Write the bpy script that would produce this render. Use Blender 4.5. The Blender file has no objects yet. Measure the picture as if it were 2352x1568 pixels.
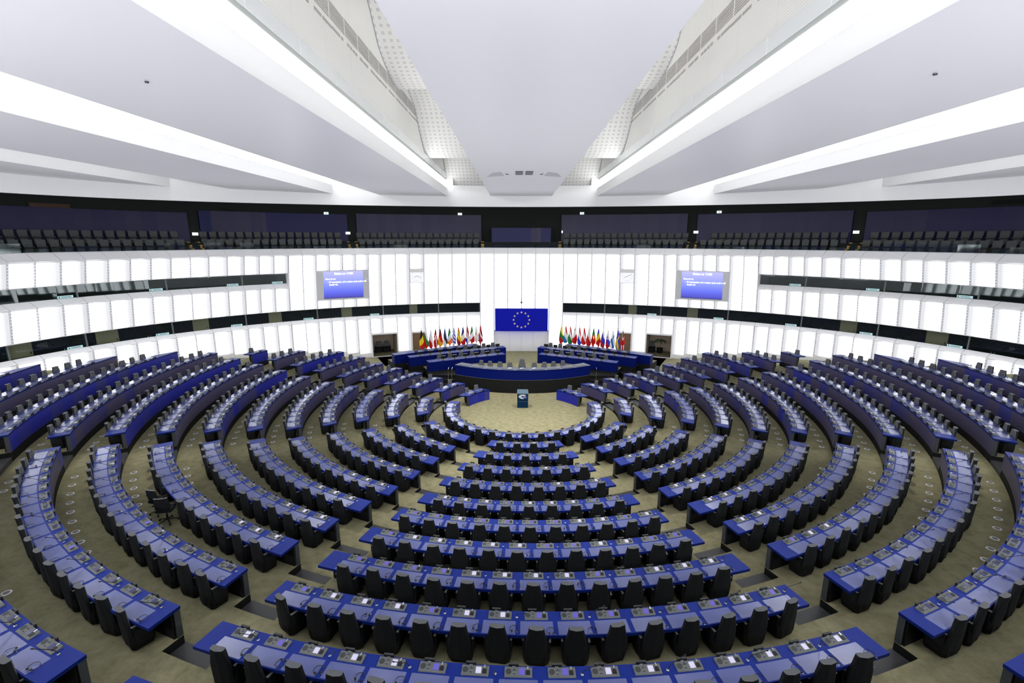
import bpy, math, random
from mathutils import Vector, Matrix
R = math.radians
sin, cos, pi = math.sin, math.cos, math.pi
random.seed(7)
SC = bpy.context.scene
COL = SC.collection

# ------------------------------------------------------------------ camera, world, exposure
S = 1.6                         # survey unit -> metres
Z0 = 0.46                       # bowl floor is at survey height -0.46
def P(x, y, z): return Vector((S*x, S*y, S*(z+Z0)))
cam_d = bpy.data.cameras.new('camera')
cam_d.sensor_width = 36.0
cam_d.lens = 36.0*1113.45/2352
cam_d.clip_end = 300
cam = bpy.data.objects.new('camera', cam_d); COL.objects.link(cam)
CAMP = P(-0.2844, -18.5044, 6.6111)
_pit, _yaw, _rol = R(11.9954), R(-0.5781), R(-0.0669)
cam.matrix_world = (Matrix.Translation(CAMP) @ Matrix.Rotation(-_yaw, 4, 'Z')
                    @ Matrix.Rotation(R(90)-_pit, 4, 'X') @ Matrix.Rotation(-_rol, 4, 'Z'))
SC.camera = cam
w = bpy.data.worlds.new('world'); SC.world = w; w.use_nodes = True
w.node_tree.nodes['Background'].inputs[0].default_value = (0.9, 0.93, 1, 1)
w.node_tree.nodes['Background'].inputs[1].default_value = 0.02
SC.view_settings.view_transform = 'Standard'
SC.view_settings.look = 'None'
SC.view_settings.gamma = 1
SC.view_settings.use_curve_mapping = False
SC.view_settings.exposure = 0.5
WALL_L = 4.2                    # radiance of the back-lit louvre walls
STRIP_L = 4.0                    # ceiling light lines
VAULT_L = 6.0

UPLIGHT_W, VAULT_W = 1300.0, 4300.0
def area_lamp(name, loc, aim, sx, sy, watts, col=(1,1,1)):
    d = bpy.data.lights.new(name, 'AREA'); d.shape = 'RECTANGLE'; d.size = sx; d.size_y = sy; d.energy = watts; d.color = col
    o = bpy.data.objects.new(name, d); COL.objects.link(o); o.location = loc
    o.rotation_euler = (Vector(aim)-Vector(loc)).to_track_quat('-Z', 'Y').to_euler()
    return o
# fill lamps added behind the camera to brighten the ceiling, and concealed floodlights up in the vault (down to the open floor)
for _x, _y in ((-16.5,-12.5), (-9,-18.0), (0,-20.6), (9,-18.0), (16.5,-12.5)):
    area_lamp('ceiling_fill', P(_x, _y, 6.75), P(_x*.35, 1.0, 9.4), 3.0, 1.0, UPLIGHT_W*(.45 if abs(_x) > 12 else .75 if abs(_x) > 1 else 1.5), (0.97,0.97,1.0))
for _x in (-3.1, 3.1):
    for _y in (-6.5, -1.5, 3.0):
        _d = bpy.data.lights.new('vault_spot', 'SPOT'); _d.energy = VAULT_W; _d.color = (1.0, 0.97, 0.93); _d.spot_size = R(62); _d.spot_blend = 0.6; _d.shadow_soft_size = 0.6
        _o = bpy.data.objects.new('vault_spot', _d); COL.objects.link(_o); _o.location = P(_x, _y, 11.6)
        _o.rotation_euler = (Vector(P(_x*.2, _y+.8, 0))-Vector(P(_x, _y, 11.6))).to_track_quat('-Z', 'Y').to_euler()

for _x in (-9.35, 9.35):                        # narrow spots in the light gap, onto the middle side aisles
    _d = bpy.data.lights.new('aisle_spot', 'SPOT'); _d.energy = 2600; _d.color = (1.0, 0.96, 0.88); _d.spot_size = R(26); _d.spot_blend = 0.9; _d.shadow_soft_size = 0.15
    _o = bpy.data.objects.new('aisle_spot', _d); COL.objects.link(_o); _o.location = P(_x, -5.6, 9.9)
    _o.rotation_euler = (Vector(P(_x*1.08, -6.9, 1.1))-Vector(P(_x, -5.6, 9.9))).to_track_quat('-Z', 'Y').to_euler()

# ------------------------------------------------------------------ materials
MATS = {}
def mat(name, col, rough=0.5, metal=0.0, spec=0.5, emit=None, es=1.0, coat=0.0):
    m = bpy.data.materials.new(name); m.use_nodes = True
    b = m.node_tree.nodes['Principled BSDF']
    b.inputs['Base Color'].default_value = (*col, 1)
    b.inputs['Roughness'].default_value = rough
    b.inputs['Metallic'].default_value = metal
    b.inputs['Specular IOR Level'].default_value = spec
    b.inputs['Coat Weight'].default_value = coat
    if emit:
        b.inputs['Emission Color'].default_value = (*emit, 1)
        b.inputs['Emission Strength'].default_value = es
    MATS[name] = m
    return m
def nodes(m): return m.node_tree.nodes, m.node_tree.links
def N(m, t, **kw):
    n = m.node_tree.nodes.new(t)
    for k, v in kw.items(): setattr(n, k, v)
    return n
def L(m, a, b): m.node_tree.links.new(a, b)
def math_n(m, op, a, b=None):
    n = N(m, 'ShaderNodeMath', operation=op)
    for i, v in enumerate((a, b)):
        if v is None: continue
        if hasattr(v, 'links'): L(m, v, n.inputs[i])
        else: n.inputs[i].default_value = v
    return n.outputs[0]
def mixc(m, f, a, b):
    n = N(m, 'ShaderNodeMix', data_type='RGBA')
    for i, v in ((0, f), (6, a), (7, b)):
        if hasattr(v, 'links'): L(m, v, n.inputs[i])
        elif i == 0: n.inputs[0].default_value = v
        else: n.inputs[i].default_value = (*v, 1)
    return n.outputs[2]

mat('white', (0.80, 0.80, 0.80), 0.5)
mat('white_cap', (0.90, 0.90, 0.91), 0.45)
mat('slab', (0.86, 0.86, 0.92), 0.36, spec=0.4)
mat('fascia', (0.92, 0.925, 0.93), 0.6)
mat('seam', (0.42, 0.44, 0.47), 0.5)
mat('dark', (0.014, 0.016, 0.017), 0.6)
mat('black', (0.003, 0.003, 0.0035), 0.6, spec=0.2)
mat('gallery_dark', (0.016, 0.020, 0.018), 0.8, spec=0.2)
mat('gallery_floor', (0.03, 0.03, 0.035), 0.8)
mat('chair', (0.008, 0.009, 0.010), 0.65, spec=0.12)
mat('chair_lit', (0.085, 0.090, 0.095), 0.65, spec=0.2)  # lit copy of the chair colour, light on front and top painted in
mat('chair_arm', (0.10, 0.10, 0.10), 0.45)
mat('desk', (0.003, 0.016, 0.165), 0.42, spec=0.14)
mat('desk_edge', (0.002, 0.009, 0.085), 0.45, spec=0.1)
mat('pad', (0.066, 0.084, 0.23), 0.20, spec=1.0)
mat('leg', (0.030, 0.034, 0.037), 0.5, spec=0.3)
mat('console', (0.105, 0.115, 0.115), 0.5, spec=0.3)
mat('console_dark', (0.008, 0.008, 0.009), 0.4, spec=0.3)
mat('speaker', (0.022, 0.026, 0.026), 0.6)
mat('screen_white', (0.02, 0.02, 0.02), 0.3, emit=(0.62, 0.60, 0.80), es=0.72)
mat('screen_blue', (0.02, 0.02, 0.02), 0.3, emit=(0.12, 0.09, 0.62), es=0.6)
mat('screen_off', (0.03, 0.03, 0.10), 0.15)
mat('chrome', (0.7, 0.7, 0.7), 0.12, metal=1)
mat('steel', (0.42, 0.42, 0.42), 0.3, metal=1)
mat('step', (0.035, 0.036, 0.037), 0.45, spec=0.3)
mat('riser', (0.006, 0.0065, 0.006), 0.7, spec=0.15)
mat('yellow', (0.55, 0.30, 0.03), 0.5)
mat('sign', (0.1, 0.1, 0.1), 0.5, emit=(0.9, 1.0, 0.95), es=1.0)
mat('sign_green', (0.0, 0.25, 0.08), 0.5, emit=(0.05, 0.5, 0.2), es=0.5)
mat('booth_sign', (0.45, 0.66, 0.68), 0.5, emit=(0.45, 0.7, 0.72), es=0.25)
mat('booth_text', (0.08, 0.12, 0.13), 0.5)
mat('beige', (0.72, 0.58, 0.36), 0.6)
mat('niche', (0.36, 0.29, 0.22), 0.6)
mat('brown', (0.17, 0.10, 0.045), 0.45)
mat('banner', (0.008, 0.012, 0.40), 0.8, spec=0.05)
mat('star', (0.66, 0.60, 0.30), 0.6)
mat('gold', (0.75, 0.55, 0.05), 0.6)
mat('strip', (0.8, 0.8, 0.8), 0.5, emit=(1, 1, 1), es=STRIP_L)
mat('vault_strip', (0.8, 0.8, 0.8), 0.5, emit=(1, 0.99, 0.96), es=VAULT_L)
mat('glass_frame', (0.12, 0.14, 0.14), 0.4)
mat('speaker_panel', (0.62, 0.62, 0.65), 0.6)
mat('screen_frame', (0.60, 0.61, 0.62), 0.5)
mat('paper', (0.8, 0.8, 0.78), 0.6)
mat('leaf', (0.05, 0.10, 0.03), 0.5)
mat('lectern', (0.002, 0.019, 0.050), 0.55, spec=0.08)
mat('lectern_top', (0.05, 0.09, 0.13), 0.4)
mat('emblem_white', (0.75, 0.77, 0.8), 0.5)
mat('emblem_blue', (0.05, 0.07, 0.42), 0.5)
mat('podium_desk', (0.001, 0.006, 0.095), 0.45, spec=0.08)
mat('podium_top', (0.010, 0.018, 0.055), 0.4, spec=0.3)
mat('podium_pad', (0.02, 0.027, 0.045), 0.5)
mat('monitor', (0.006, 0.0065, 0.007), 0.4, spec=0.3)
mat('monitor_edge', (0.30, 0.31, 0.32), 0.4)
mat('bottle', (0.35, 0.5, 0.5), 0.2)
mat('indigo_seat', (0.02, 0.02, 0.09), 0.6)
mat('gallery_seat', (0.050, 0.058, 0.058), 0.55)

mat('louvre_plain', (0.3, 0.3, 0.32), 0.4, emit=(0.955, 0.965, 1.0), es=WALL_L*.55)
mat('outlet', (0.55, 0.55, 0.55), 0.35)  # pale non-metal colour stands in for the gleam of the metal ring
mat('clock_face', (0.6, 0.6, 0.62), 0.5, emit=(0.95, 0.96, 1.0), es=0.35)
mat('rail_grey', (0.42, 0.45, 0.44), 0.4)
mat('rail_glass', (0.88, 0.91, 0.92), 0.08, spec=0.9)  # opaque white stands in for bright reflections in clear glass
mat('grille_grey', (0.45, 0.43, 0.41), 0.6)
mat('panel_grey', (0.50, 0.50, 0.53), 0.6)
mat('rust', (0.06, 0.025, 0.012), 0.7)
def carpet():
    m = mat('carpet', (0.3, 0.27, 0.17), 0.95, spec=0.1)
    b = m.node_tree.nodes['Principled BSDF']
    g = N(m, 'ShaderNodeNewGeometry')
    n1 = N(m, 'ShaderNodeTexNoise'); n1.inputs['Scale'].default_value = 3.2; n1.inputs['Detail'].default_value = 5; n1.inputs['Roughness'].default_value = 0.72
    L(m, g.outputs['Position'], n1.inputs['Vector'])
    r = N(m, 'ShaderNodeValToRGB')
    r.color_ramp.elements[0].position = 0.22; r.color_ramp.elements[0].color = (0.120, 0.113, 0.058, 1)
    r.color_ramp.elements[1].position = 0.80; r.color_ramp.elements[1].color = (0.245, 0.230, 0.142, 1)
    L(m, n1.outputs['Fac'], r.inputs[0]); L(m, r.outputs[0], b.inputs['Base Color'])
carpet()

def front_panel():
    """satin veneer in flitches: each short length of panel has its own tint between blue and violet grey"""
    m = mat('front', (0.05, 0.05, 0.25), 0.42, spec=0.3)
    b = m.node_tree.nodes['Principled BSDF']
    g = N(m, 'ShaderNodeNewGeometry'); sp = N(m, 'ShaderNodeSeparateXYZ'); L(m, g.outputs['Position'], sp.inputs[0])
    at = math_n(m, 'ARCTAN2', sp.outputs[0], sp.outputs[1])
    r2 = math_n(m, 'SQRT', math_n(m, 'ADD', math_n(m, 'MULTIPLY', sp.outputs[0], sp.outputs[0]), math_n(m, 'MULTIPLY', sp.outputs[1], sp.outputs[1])))
    rc = math_n(m, 'FLOOR', math_n(m, 'DIVIDE', math_n(m, 'ADD', r2, 0.9), 1.76))
    ac = math_n(m, 'FLOOR', math_n(m, 'MULTIPLY', at, math_n(m, 'ADD', math_n(m, 'MULTIPLY', rc, 1.6), 4.0)))
    cv = N(m, 'ShaderNodeCombineXYZ'); L(m, rc, cv.inputs[0]); L(m, ac, cv.inputs[1])
    wn = N(m, 'ShaderNodeTexWhiteNoise'); L(m, cv.outputs[0], wn.inputs['Vector'])
    cv2 = N(m, 'ShaderNodeCombineXYZ'); L(m, math_n(m, 'MULTIPLY', rc, 3.7), cv2.inputs[0]); L(m, math_n(m, 'MULTIPLY', at, 1.1), cv2.inputs[1])
    ns = N(m, 'ShaderNodeTexNoise'); ns.inputs['Scale'].default_value = 1.0; L(m, cv2.outputs[0], ns.inputs['Vector'])
    f = math_n(m, 'ADD', math_n(m, 'MULTIPLY', wn.outputs['Value'], 0.45), math_n(m, 'MULTIPLY', ns.outputs['Fac'], 0.95))
    odd = math_n(m, 'MULTIPLY', math_n(m, 'GREATER_THAN', math_n(m, 'FRACT', math_n(m, 'MULTIPLY', rc, 0.5)), 0.25), math_n(m, 'GREATER_THAN', rc, 8.5))
    odd = math_n(m, 'MULTIPLY', odd, math_n(m, 'LESS_THAN', sp.outputs[0], 0.0))
    inner = math_n(m, 'MULTIPLY', math_n(m, 'LESS_THAN', rc, 2.5), math_n(m, 'GREATER_THAN', sp.outputs[1], 1.6))
    f = math_n(m, 'SUBTRACT', math_n(m, 'ADD', f, 0.10), math_n(m, 'MULTIPLY', math_n(m, 'MAXIMUM', odd, inner), 0.38))
    rp = N(m, 'ShaderNodeValToRGB')
    e = rp.color_ramp.elements
    e[0].position = 0.46; e[0].color = (0.010, 0.016, 0.30, 1)
    e[1].position = 0.74; e[1].color = (0.066, 0.056, 0.118, 1)
    x = e.new(0.58); x.color = (0.036, 0.038, 0.19, 1)
    L(m, f, rp.inputs[0])
    # fine vertical grain
    cv3 = N(m, 'ShaderNodeCombineXYZ'); L(m, math_n(m, 'MULTIPLY', at, 160.0), cv3.inputs[0]); L(m, math_n(m, 'MULTIPLY', sp.outputs[2], 1.5), cv3.inputs[1])
    gr = N(m, 'ShaderNodeTexNoise'); gr.inputs['Scale'].default_value = 1.0; gr.inputs['Detail'].default_value = 3; L(m, cv3.outputs[0], gr.inputs['Vector'])
    dk = mixc(m, math_n(m, 'MULTIPLY', gr.outputs['Fac'], 0.45), rp.outputs[0], (0.008, 0.008, 0.025))
    L(m, dk, b.inputs['Base Color'])
front_panel()

def indigo():
    m = mat('indigo', (0.03, 0.03, 0.16), 0.4, spec=0.25)
    b = m.node_tree.nodes['Principled BSDF']
    g = N(m, 'ShaderNodeNewGeometry'); sp = N(m, 'ShaderNodeSeparateXYZ'); L(m, g.outputs['Position'], sp.inputs[0])
    at = math_n(m, 'ARCTAN2', sp.outputs[0], math_n(m, 'ADD', sp.outputs[1], 6.0))
    wn = N(m, 'ShaderNodeTexWhiteNoise', noise_dimensions='1D'); L(m, math_n(m, 'FLOOR', math_n(m, 'MULTIPLY', at, 34.0)), wn.inputs['W'])
    L(m, mixc(m, wn.outputs['Value'], (0.012, 0.012, 0.065), (0.024, 0.020, 0.065)), b.inputs['Base Color'])
indigo()
mat('indigo_blue', (0.003, 0.006, 0.075), 0.4, spec=0.2)

def louvre():
    """back-lit white glass louvres; UV: u across one panel 0..1, v in metres of height"""
    m = mat('louvre', (0.75, 0.76, 0.78), 0.4)
    b = m.node_tree.nodes['Principled BSDF']
    uv = N(m, 'ShaderNodeUVMap'); sp = N(m, 'ShaderNodeSeparateXYZ'); L(m, uv.outputs[0], sp.inputs[0])
    pn = N(m, 'ShaderNodeTexWhiteNoise', noise_dimensions='1D'); L(m, math_n(m, 'FLOOR', sp.outputs[0]), pn.inputs['W'])
    fr = math_n(m, 'FRACT', math_n(m, 'MULTIPLY', sp.outputs[1], 6.6))
    ln = math_n(m, 'ABSOLUTE', math_n(m, 'SUBTRACT', math_n(m, 'MULTIPLY', fr, 2.0), 1.0))
    on = N(m, 'ShaderNodeMapRange', interpolation_type='SMOOTHSTEP'); L(m, ln, on.inputs[0]); on.inputs[1].default_value = 0.40; on.inputs[2].default_value = 0.70
    uf = math_n(m, 'FRACT', sp.outputs[0])
    ed = N(m, 'ShaderNodeMapRange', interpolation_type='SMOOTHSTEP'); L(m, uf, ed.inputs[0]); ed.inputs[1].default_value = 0.50; ed.inputs[2].default_value = 0.84
    wt = math_n(m, 'SUBTRACT', 1.0, math_n(m, 'MULTIPLY', on.outputs[0], math_n(m, 'ADD', 0.90, math_n(m, 'MULTIPLY', pn.outputs['Value'], 0.10))))
    wt = math_n(m, 'MULTIPLY', wt, math_n(m, 'SUBTRACT', 1.0, ed.outputs[0]))
    st = math_n(m, 'ADD', math_n(m, 'MULTIPLY', wt, WALL_L), math_n(m, 'ADD', 0.40, math_n(m, 'MULTIPLY', pn.outputs['Value'], 0.12)))
    b.inputs['Base Color'].default_value = (0.3, 0.3, 0.32, 1)
    b.inputs['Emission Color'].default_value = (0.955, 0.965, 1.0, 1)
    L(m, st, b.inputs['Emission Strength'])
louvre()
def dashes():
    m = mat('seam_dash', (0.4, 0.4, 0.45), 0.5)
    b = m.node_tree.nodes['Principled BSDF']
    g = N(m, 'ShaderNodeNewGeometry'); sp = N(m, 'ShaderNodeSeparateXYZ'); L(m, g.outputs['Position'], sp.inputs[0])
    f = math_n(m, 'GREATER_THAN', math_n(m, 'FRACT', math_n(m, 'MULTIPLY', sp.outputs[2], 5.2)), 0.5)
    L(m, mixc(m, f, (0.85, 0.86, 0.90), (0.50, 0.52, 0.56)), b.inputs['Base Color'])
dashes()
def perforated():
    """cream acoustic metal with rows of small holes; UV in metres"""
    m = mat('perforated', (0.80, 0.79, 0.75), 0.6)
    b = m.node_tree.nodes['Principled BSDF']
    uv = N(m, 'ShaderNodeUVMap'); sp = N(m, 'ShaderNodeSeparateXYZ'); L(m, uv.outputs[0], sp.inputs[0])
    fu = math_n(m, 'FRACT', math_n(m, 'MULTIPLY', sp.outputs[0], 11.0)); fv = math_n(m, 'FRACT', math_n(m, 'MULTIPLY', sp.outputs[1], 13.0))
    hole = math_n(m, 'MULTIPLY', math_n(m, 'LESS_THAN', math_n(m, 'ABSOLUTE', math_n(m, 'SUBTRACT', fu, 0.5)), 0.30), math_n(m, 'LESS_THAN', math_n(m, 'ABSOLUTE', math_n(m, 'SUBTRACT', fv, 0.5)), 0.20))
    seam = math_n(m, 'LESS_THAN', math_n(m, 'FRACT', math_n(m, 'MULTIPLY', sp.outputs[0], 0.37)), 0.008)
    f = math_n(m, 'MAXIMUM', math_n(m, 'MULTIPLY', hole, 0.40), math_n(m, 'MULTIPLY', seam, 0.3))
    L(m, mixc(m, f, (0.93, 0.925, 0.89), (0.36, 0.34, 0.32)), b.inputs['Base Color'])
perforated()
def dimpled():
    """pale scalloped panels with a grid of small square punchings; UV in metres"""
    m = mat('dimpled', (0.83, 0.83, 0.81), 0.6)
    b = m.node_tree.nodes['Principled BSDF']
    uv = N(m, 'ShaderNodeUVMap'); sp = N(m, 'ShaderNodeSeparateXYZ'); L(m, uv.outputs[0], sp.inputs[0])
    du = math_n(m, 'ABSOLUTE', math_n(m, 'SUBTRACT', math_n(m, 'FRACT', math_n(m, 'MULTIPLY', sp.outputs[0], 3.0)), 0.5))
    dv = math_n(m, 'ABSOLUTE', math_n(m, 'SUBTRACT', math_n(m, 'FRACT', math_n(m, 'MULTIPLY', sp.outputs[1], 3.0)), 0.5))
    mx = math_n(m, 'MAXIMUM', du, dv)
    ring = math_n(m, 'MULTIPLY', math_n(m, 'LESS_THAN', mx, 0.20), math_n(m, 'GREATER_THAN', mx, 0.13))
    dot = math_n(m, 'LESS_THAN', mx, 0.07)
    L(m, mixc(m, math_n(m, 'MAXIMUM', ring, math_n(m, 'MULTIPLY', dot, 1.0)), (0.88, 0.88, 0.86), (0.50, 0.50, 0.49)), b.inputs['Base Color'])
dimpled()
def glassmat(name, tint, refl, rough=0.02):
    m = bpy.data.materials.new(name); m.use_nodes = True; MATS[name] = m
    nt = m.node_tree; nt.nodes.clear()
    out = N(m, 'ShaderNodeOutputMaterial'); mx = N(m, 'ShaderNodeMixShader')
    tr = N(m, 'ShaderNodeBsdfTransparent'); tr.inputs[0].default_value = (*tint, 1)
    gl = N(m, 'ShaderNodeBsdfGlossy'); gl.inputs['Roughness'].default_value = rough; gl.inputs['Color'].default_value = (0.85, 0.95, 0.95, 1)
    fr = N(m, 'ShaderNodeFresnel'); fr.inputs[0].default_value = 1.5
    L(m, math_n(m, 'ADD', math_n(m, 'MULTIPLY', fr.outputs[0], 1.2), refl), mx.inputs[0])
    L(m, tr.outputs[0], mx.inputs[1]); L(m, gl.outputs[0], mx.inputs[2]); L(m, mx.outputs[0], out.inputs[0])
glassmat('booth_glass', (0.68, 0.78, 0.76), 0.03)
glassmat('clear_glass', (0.80, 0.86, 0.86), 0.06, 0.05)

def screen_mat():
    m = mat('big_screen', (0.02, 0.02, 0.05), 0.3)
    b = m.node_tree.nodes['Principled BSDF']
    uv = N(m, 'ShaderNodeUVMap'); sp = N(m, 'ShaderNodeSeparateXYZ'); L(m, uv.outputs[0], sp.inputs[0])
    r = N(m, 'ShaderNodeValToRGB'); e = r.color_ramp.elements
    e[0].position = 0.0; e[0].color = (0.045, 0.040, 0.16, 1)
    e[1].position = 1.0; e[1].color = (0.50, 0.50, 0.92, 1)
    for p_, c in ((0.05, (0.075, 0.075, 0.52, 1)), (0.25, (0.12, 0.15, 0.80, 1)), (0.55, (0.26, 0.32, 0.88, 1))):
        x = e.new(p_); x.color = c
    L(m, sp.outputs[1], r.inputs[0]); L(m, r.outputs[0], b.inputs['Emission Color']); b.inputs['Emission Strength'].default_value = 0.8
screen_mat()
mat('screen_text', (0.5, 0.5, 0.5), 0.5, emit=(0.92, 0.96, 1.0), es=1.0)

# ------------------------------------------------------------------ mesh builder
class MB:
    def __init__(s): s.v = []; s.f = []; s.mi = []; s.uv = {}
    def add(s, vs, fs, mi=0, uvs=None):
        o = len(s.v); s.v.extend([Vector(x) for x in vs])
        for k, f in enumerate(fs):
            if uvs: s.uv[len(s.f)] = [uvs[i] for i in f]
            s.f.append([o+i for i in f]); s.mi.append(mi if not isinstance(mi, (list, tuple)) else mi[k])
        return s
    def hexa(s, p, mi=0):           # 8 points: bottom 4, top 4 (same order)
        return s.add(p, [(3,2,1,0),(4,5,6,7),(0,1,5,4),(1,2,6,5),(2,3,7,6),(3,0,4,7)], mi)
    def box(s, x0, x1, y0, y1, z0, z1, mi=0):
        return s.hexa([(x0,y0,z0),(x1,y0,z0),(x1,y1,z0),(x0,y1,z0),(x0,y0,z1),(x1,y0,z1),(x1,y1,z1),(x0,y1,z1)], mi)
    def quad(s, a, b, c, d, mi=0, uvs=None): return s.add([a,b,c,d], [(0,1,2,3)], mi, uvs)
    def prism(s, poly, h0, h1, mi=0, side=None):   # poly in xy (list of 2-tuples) extruded in z
        n = len(poly); vs = [(x,y,h0) for x,y in poly]+[(x,y,h1) for x,y in poly]
        fs = [tuple(range(n-1,-1,-1)), tuple(range(n,2*n))]+[(i,(i+1)%n,n+(i+1)%n,n+i) for i in range(n)]
        return s.add(vs, fs, [mi,mi]+[mi if side is None else side]*n)
    def loft(s, rings, mi=0, caps=True, close=True):
        n = len(rings[0]); vs = [p for r in rings for p in r]; fs = []
        for k in range(len(rings)-1):
            for i in range(n if close else n-1):
                j = (i+1) % n; fs.append((k*n+i, k*n+j, (k+1)*n+j, (k+1)*n+i))
        if caps: fs += [tuple(range(n-1,-1,-1)), tuple(range((len(rings)-1)*n, len(rings)*n))]
        return s.add(vs, fs, mi)
    def tube(s, pts, r, n=6, mi=0):
        pts = [Vector(p) for p in pts]; rings = []
        for i, p in enumerate(pts):
            d = (pts[min(i+1,len(pts)-1)]-pts[max(i-1,0)]).normalized()
            a = d.cross(Vector((0,0,1)) if abs(d.z) < 0.9 else Vector((1,0,0))).normalized(); b = d.cross(a)
            rr = r[i] if isinstance(r, (list, tuple)) else r
            rings.append([p+a*rr*cos(2*pi*k/n)+b*rr*sin(2*pi*k/n) for k in range(n)])
        return s.loft(rings, mi)
    def lathe(s, prof, c=(0,0,0), n=12, mi=0):      # prof: (radius, z)
        c = Vector(c)
        return s.loft([[c+Vector((max(r,1e-4)*cos(2*pi*k/n), max(r,1e-4)*sin(2*pi*k/n), z)) for k in range(n)] for r, z in prof], mi)
    def merge(s, o, M=None):
        b = len(s.v); k0 = len(s.f); s.v.extend([(M @ x) if M else x.copy() for x in o.v])
        s.f.extend([[b+i for i in f] for f in o.f]); s.mi.extend(o.mi)
        for k, u in o.uv.items(): s.uv[k0+k] = u
        return s
    def mesh(s, name, mats, origin=None, smooth=False):
        me = bpy.data.meshes.new(name)
        vs = [v-origin for v in s.v] if origin is not None else s.v
        me.from_pydata([tuple(v) for v in vs], [], s.f)
        for m in mats: me.materials.append(MATS[m])
        me.polygons.foreach_set('material_index', s.mi)
        if s.uv:
            ul = me.uv_layers.new(name='UVMap')
            for k, p in enumerate(me.polygons):
                u = s.uv.get(k)
                if u:
                    for li, uvc in zip(p.loop_indices, u): ul.data[li].uv = uvc
        if smooth: me.polygons.foreach_set('use_smooth', [True]*len(me.polygons))
        me.update(); return me
    def build(s, name, mats, parent=None, origin=None, smooth=False):
        if isinstance(mats, str): mats = [mats]
        o = bpy.data.objects.new(name, s.mesh(name, mats, origin, smooth)); COL.objects.link(o)
        if parent is not None: o.parent = parent
        elif origin is not None: o.location = origin
        return o
def tag(o, label=None, cat=None, group=None, kind=None):
    if label: o['label'] = label
    if cat: o['category'] = cat
    if group: o['group'] = group
    if kind: o['kind'] = kind
    return o
def empty(name, loc, label=None, cat=None, group=None, rz=0.0):
    o = bpy.data.objects.new(name, None); COL.objects.link(o); o.location = loc; o.rotation_euler = (0,0,rz); o.empty_display_size = 0.1
    return tag(o, label, cat, group)
def structure(o): o['kind'] = 'structure'; return o
def clone(root, loc, rz=0.0, label=None, group=None, rot=None):
    r = root.copy(); COL.objects.link(r); r.location = loc; r.rotation_euler = rot if rot else (0,0,rz)
    if label: r['label'] = label
    if group: r['group'] = group
    for ch in root.children:
        c = ch.copy(); COL.objects.link(c); c.parent = r
        for g in ch.children:
            d = g.copy(); COL.objects.link(d); d.parent = c
    return r
ORD = ['', 'first', 'second', 'third', 'fourth', 'fifth', 'sixth', 'seventh', 'eighth', 'ninth', 'tenth', 'eleventh', 'twelfth', 'thirteenth', 'fourteenth', 'fifteenth', 'sixteenth', 'seventeenth', 'eighteenth', 'nineteenth', 'twentieth', 'twenty-first', 'twenty-second', 'twenty-third', 'twenty-fourth', 'twenty-fifth', 'twenty-sixth', 'twenty-seventh', 'twenty-eighth']

# ------------------------------------------------------------------ the oval room
EA, EB, EC = 19.596, 15.558, -3.802
def E(t, off, z):
    t = R(t); return P((EA-off)*sin(t), EC+(EB-off)*cos(t), z)
SEAM = [0,2.52,5.05,7.57,10.1,12.65,15.15,17.7,20.24,22.75,25.28,27.46,29.67,31.88,34.09,36.32,38.57,40.87,43.18,45.5,47.85,50.43,53.19,55.9,58.65,61.42,64.2,67.1,70.0,73.0,76.1,79.2]
while SEAM[-1] < 176: SEAM.append(SEAM[-1]+3.1)
SEAM[-1] = 180.0
NS = len(SEAM)-1
def seam(k): return SEAM[k] if k >= 0 else -SEAM[-k]
def walk(t):                                     # level of the floor along the foot of the wall
    x = abs(EA*sin(R(t))) if abs(t) < 90 else EA
    for (x0, z0), (x1, z1) in zip(((0,-.46),(9.3,-.46),(13,.12),(15,.40),(16.5,.62),(18,.80),(19,.95)), ((9.3,-.46),(13,.12),(15,.40),(16.5,.62),(18,.80),(19,.95),(30,1.0))):
        if x <= x1: return z0+(z1-z0)*(x-x0)/(x1-x0)
    return 1.0
def poff(z):                                     # lean of the light wall: inward offset at height z
    for (z0, o0), (z1, o1) in (((-1,-.05),(1.88,0)), ((1.88,0),(2.67,0)), ((2.67,0),(3.94,.2)), ((3.94,.2),(4.75,.32)), ((4.75,.32),(5.75,.58))):
        if z <= z1: return o0+(o1-o0)*(z-z0)/(z1-z0)
    return .58
B1T, B1B, B1S, B2T, B2B, B2S, TOP = 4.75, 4.20, 3.95, 2.67, 2.07, 1.89, 5.70
NICHE, DOOR = (22.75, 27.46), (17.70, 20.24)
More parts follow.
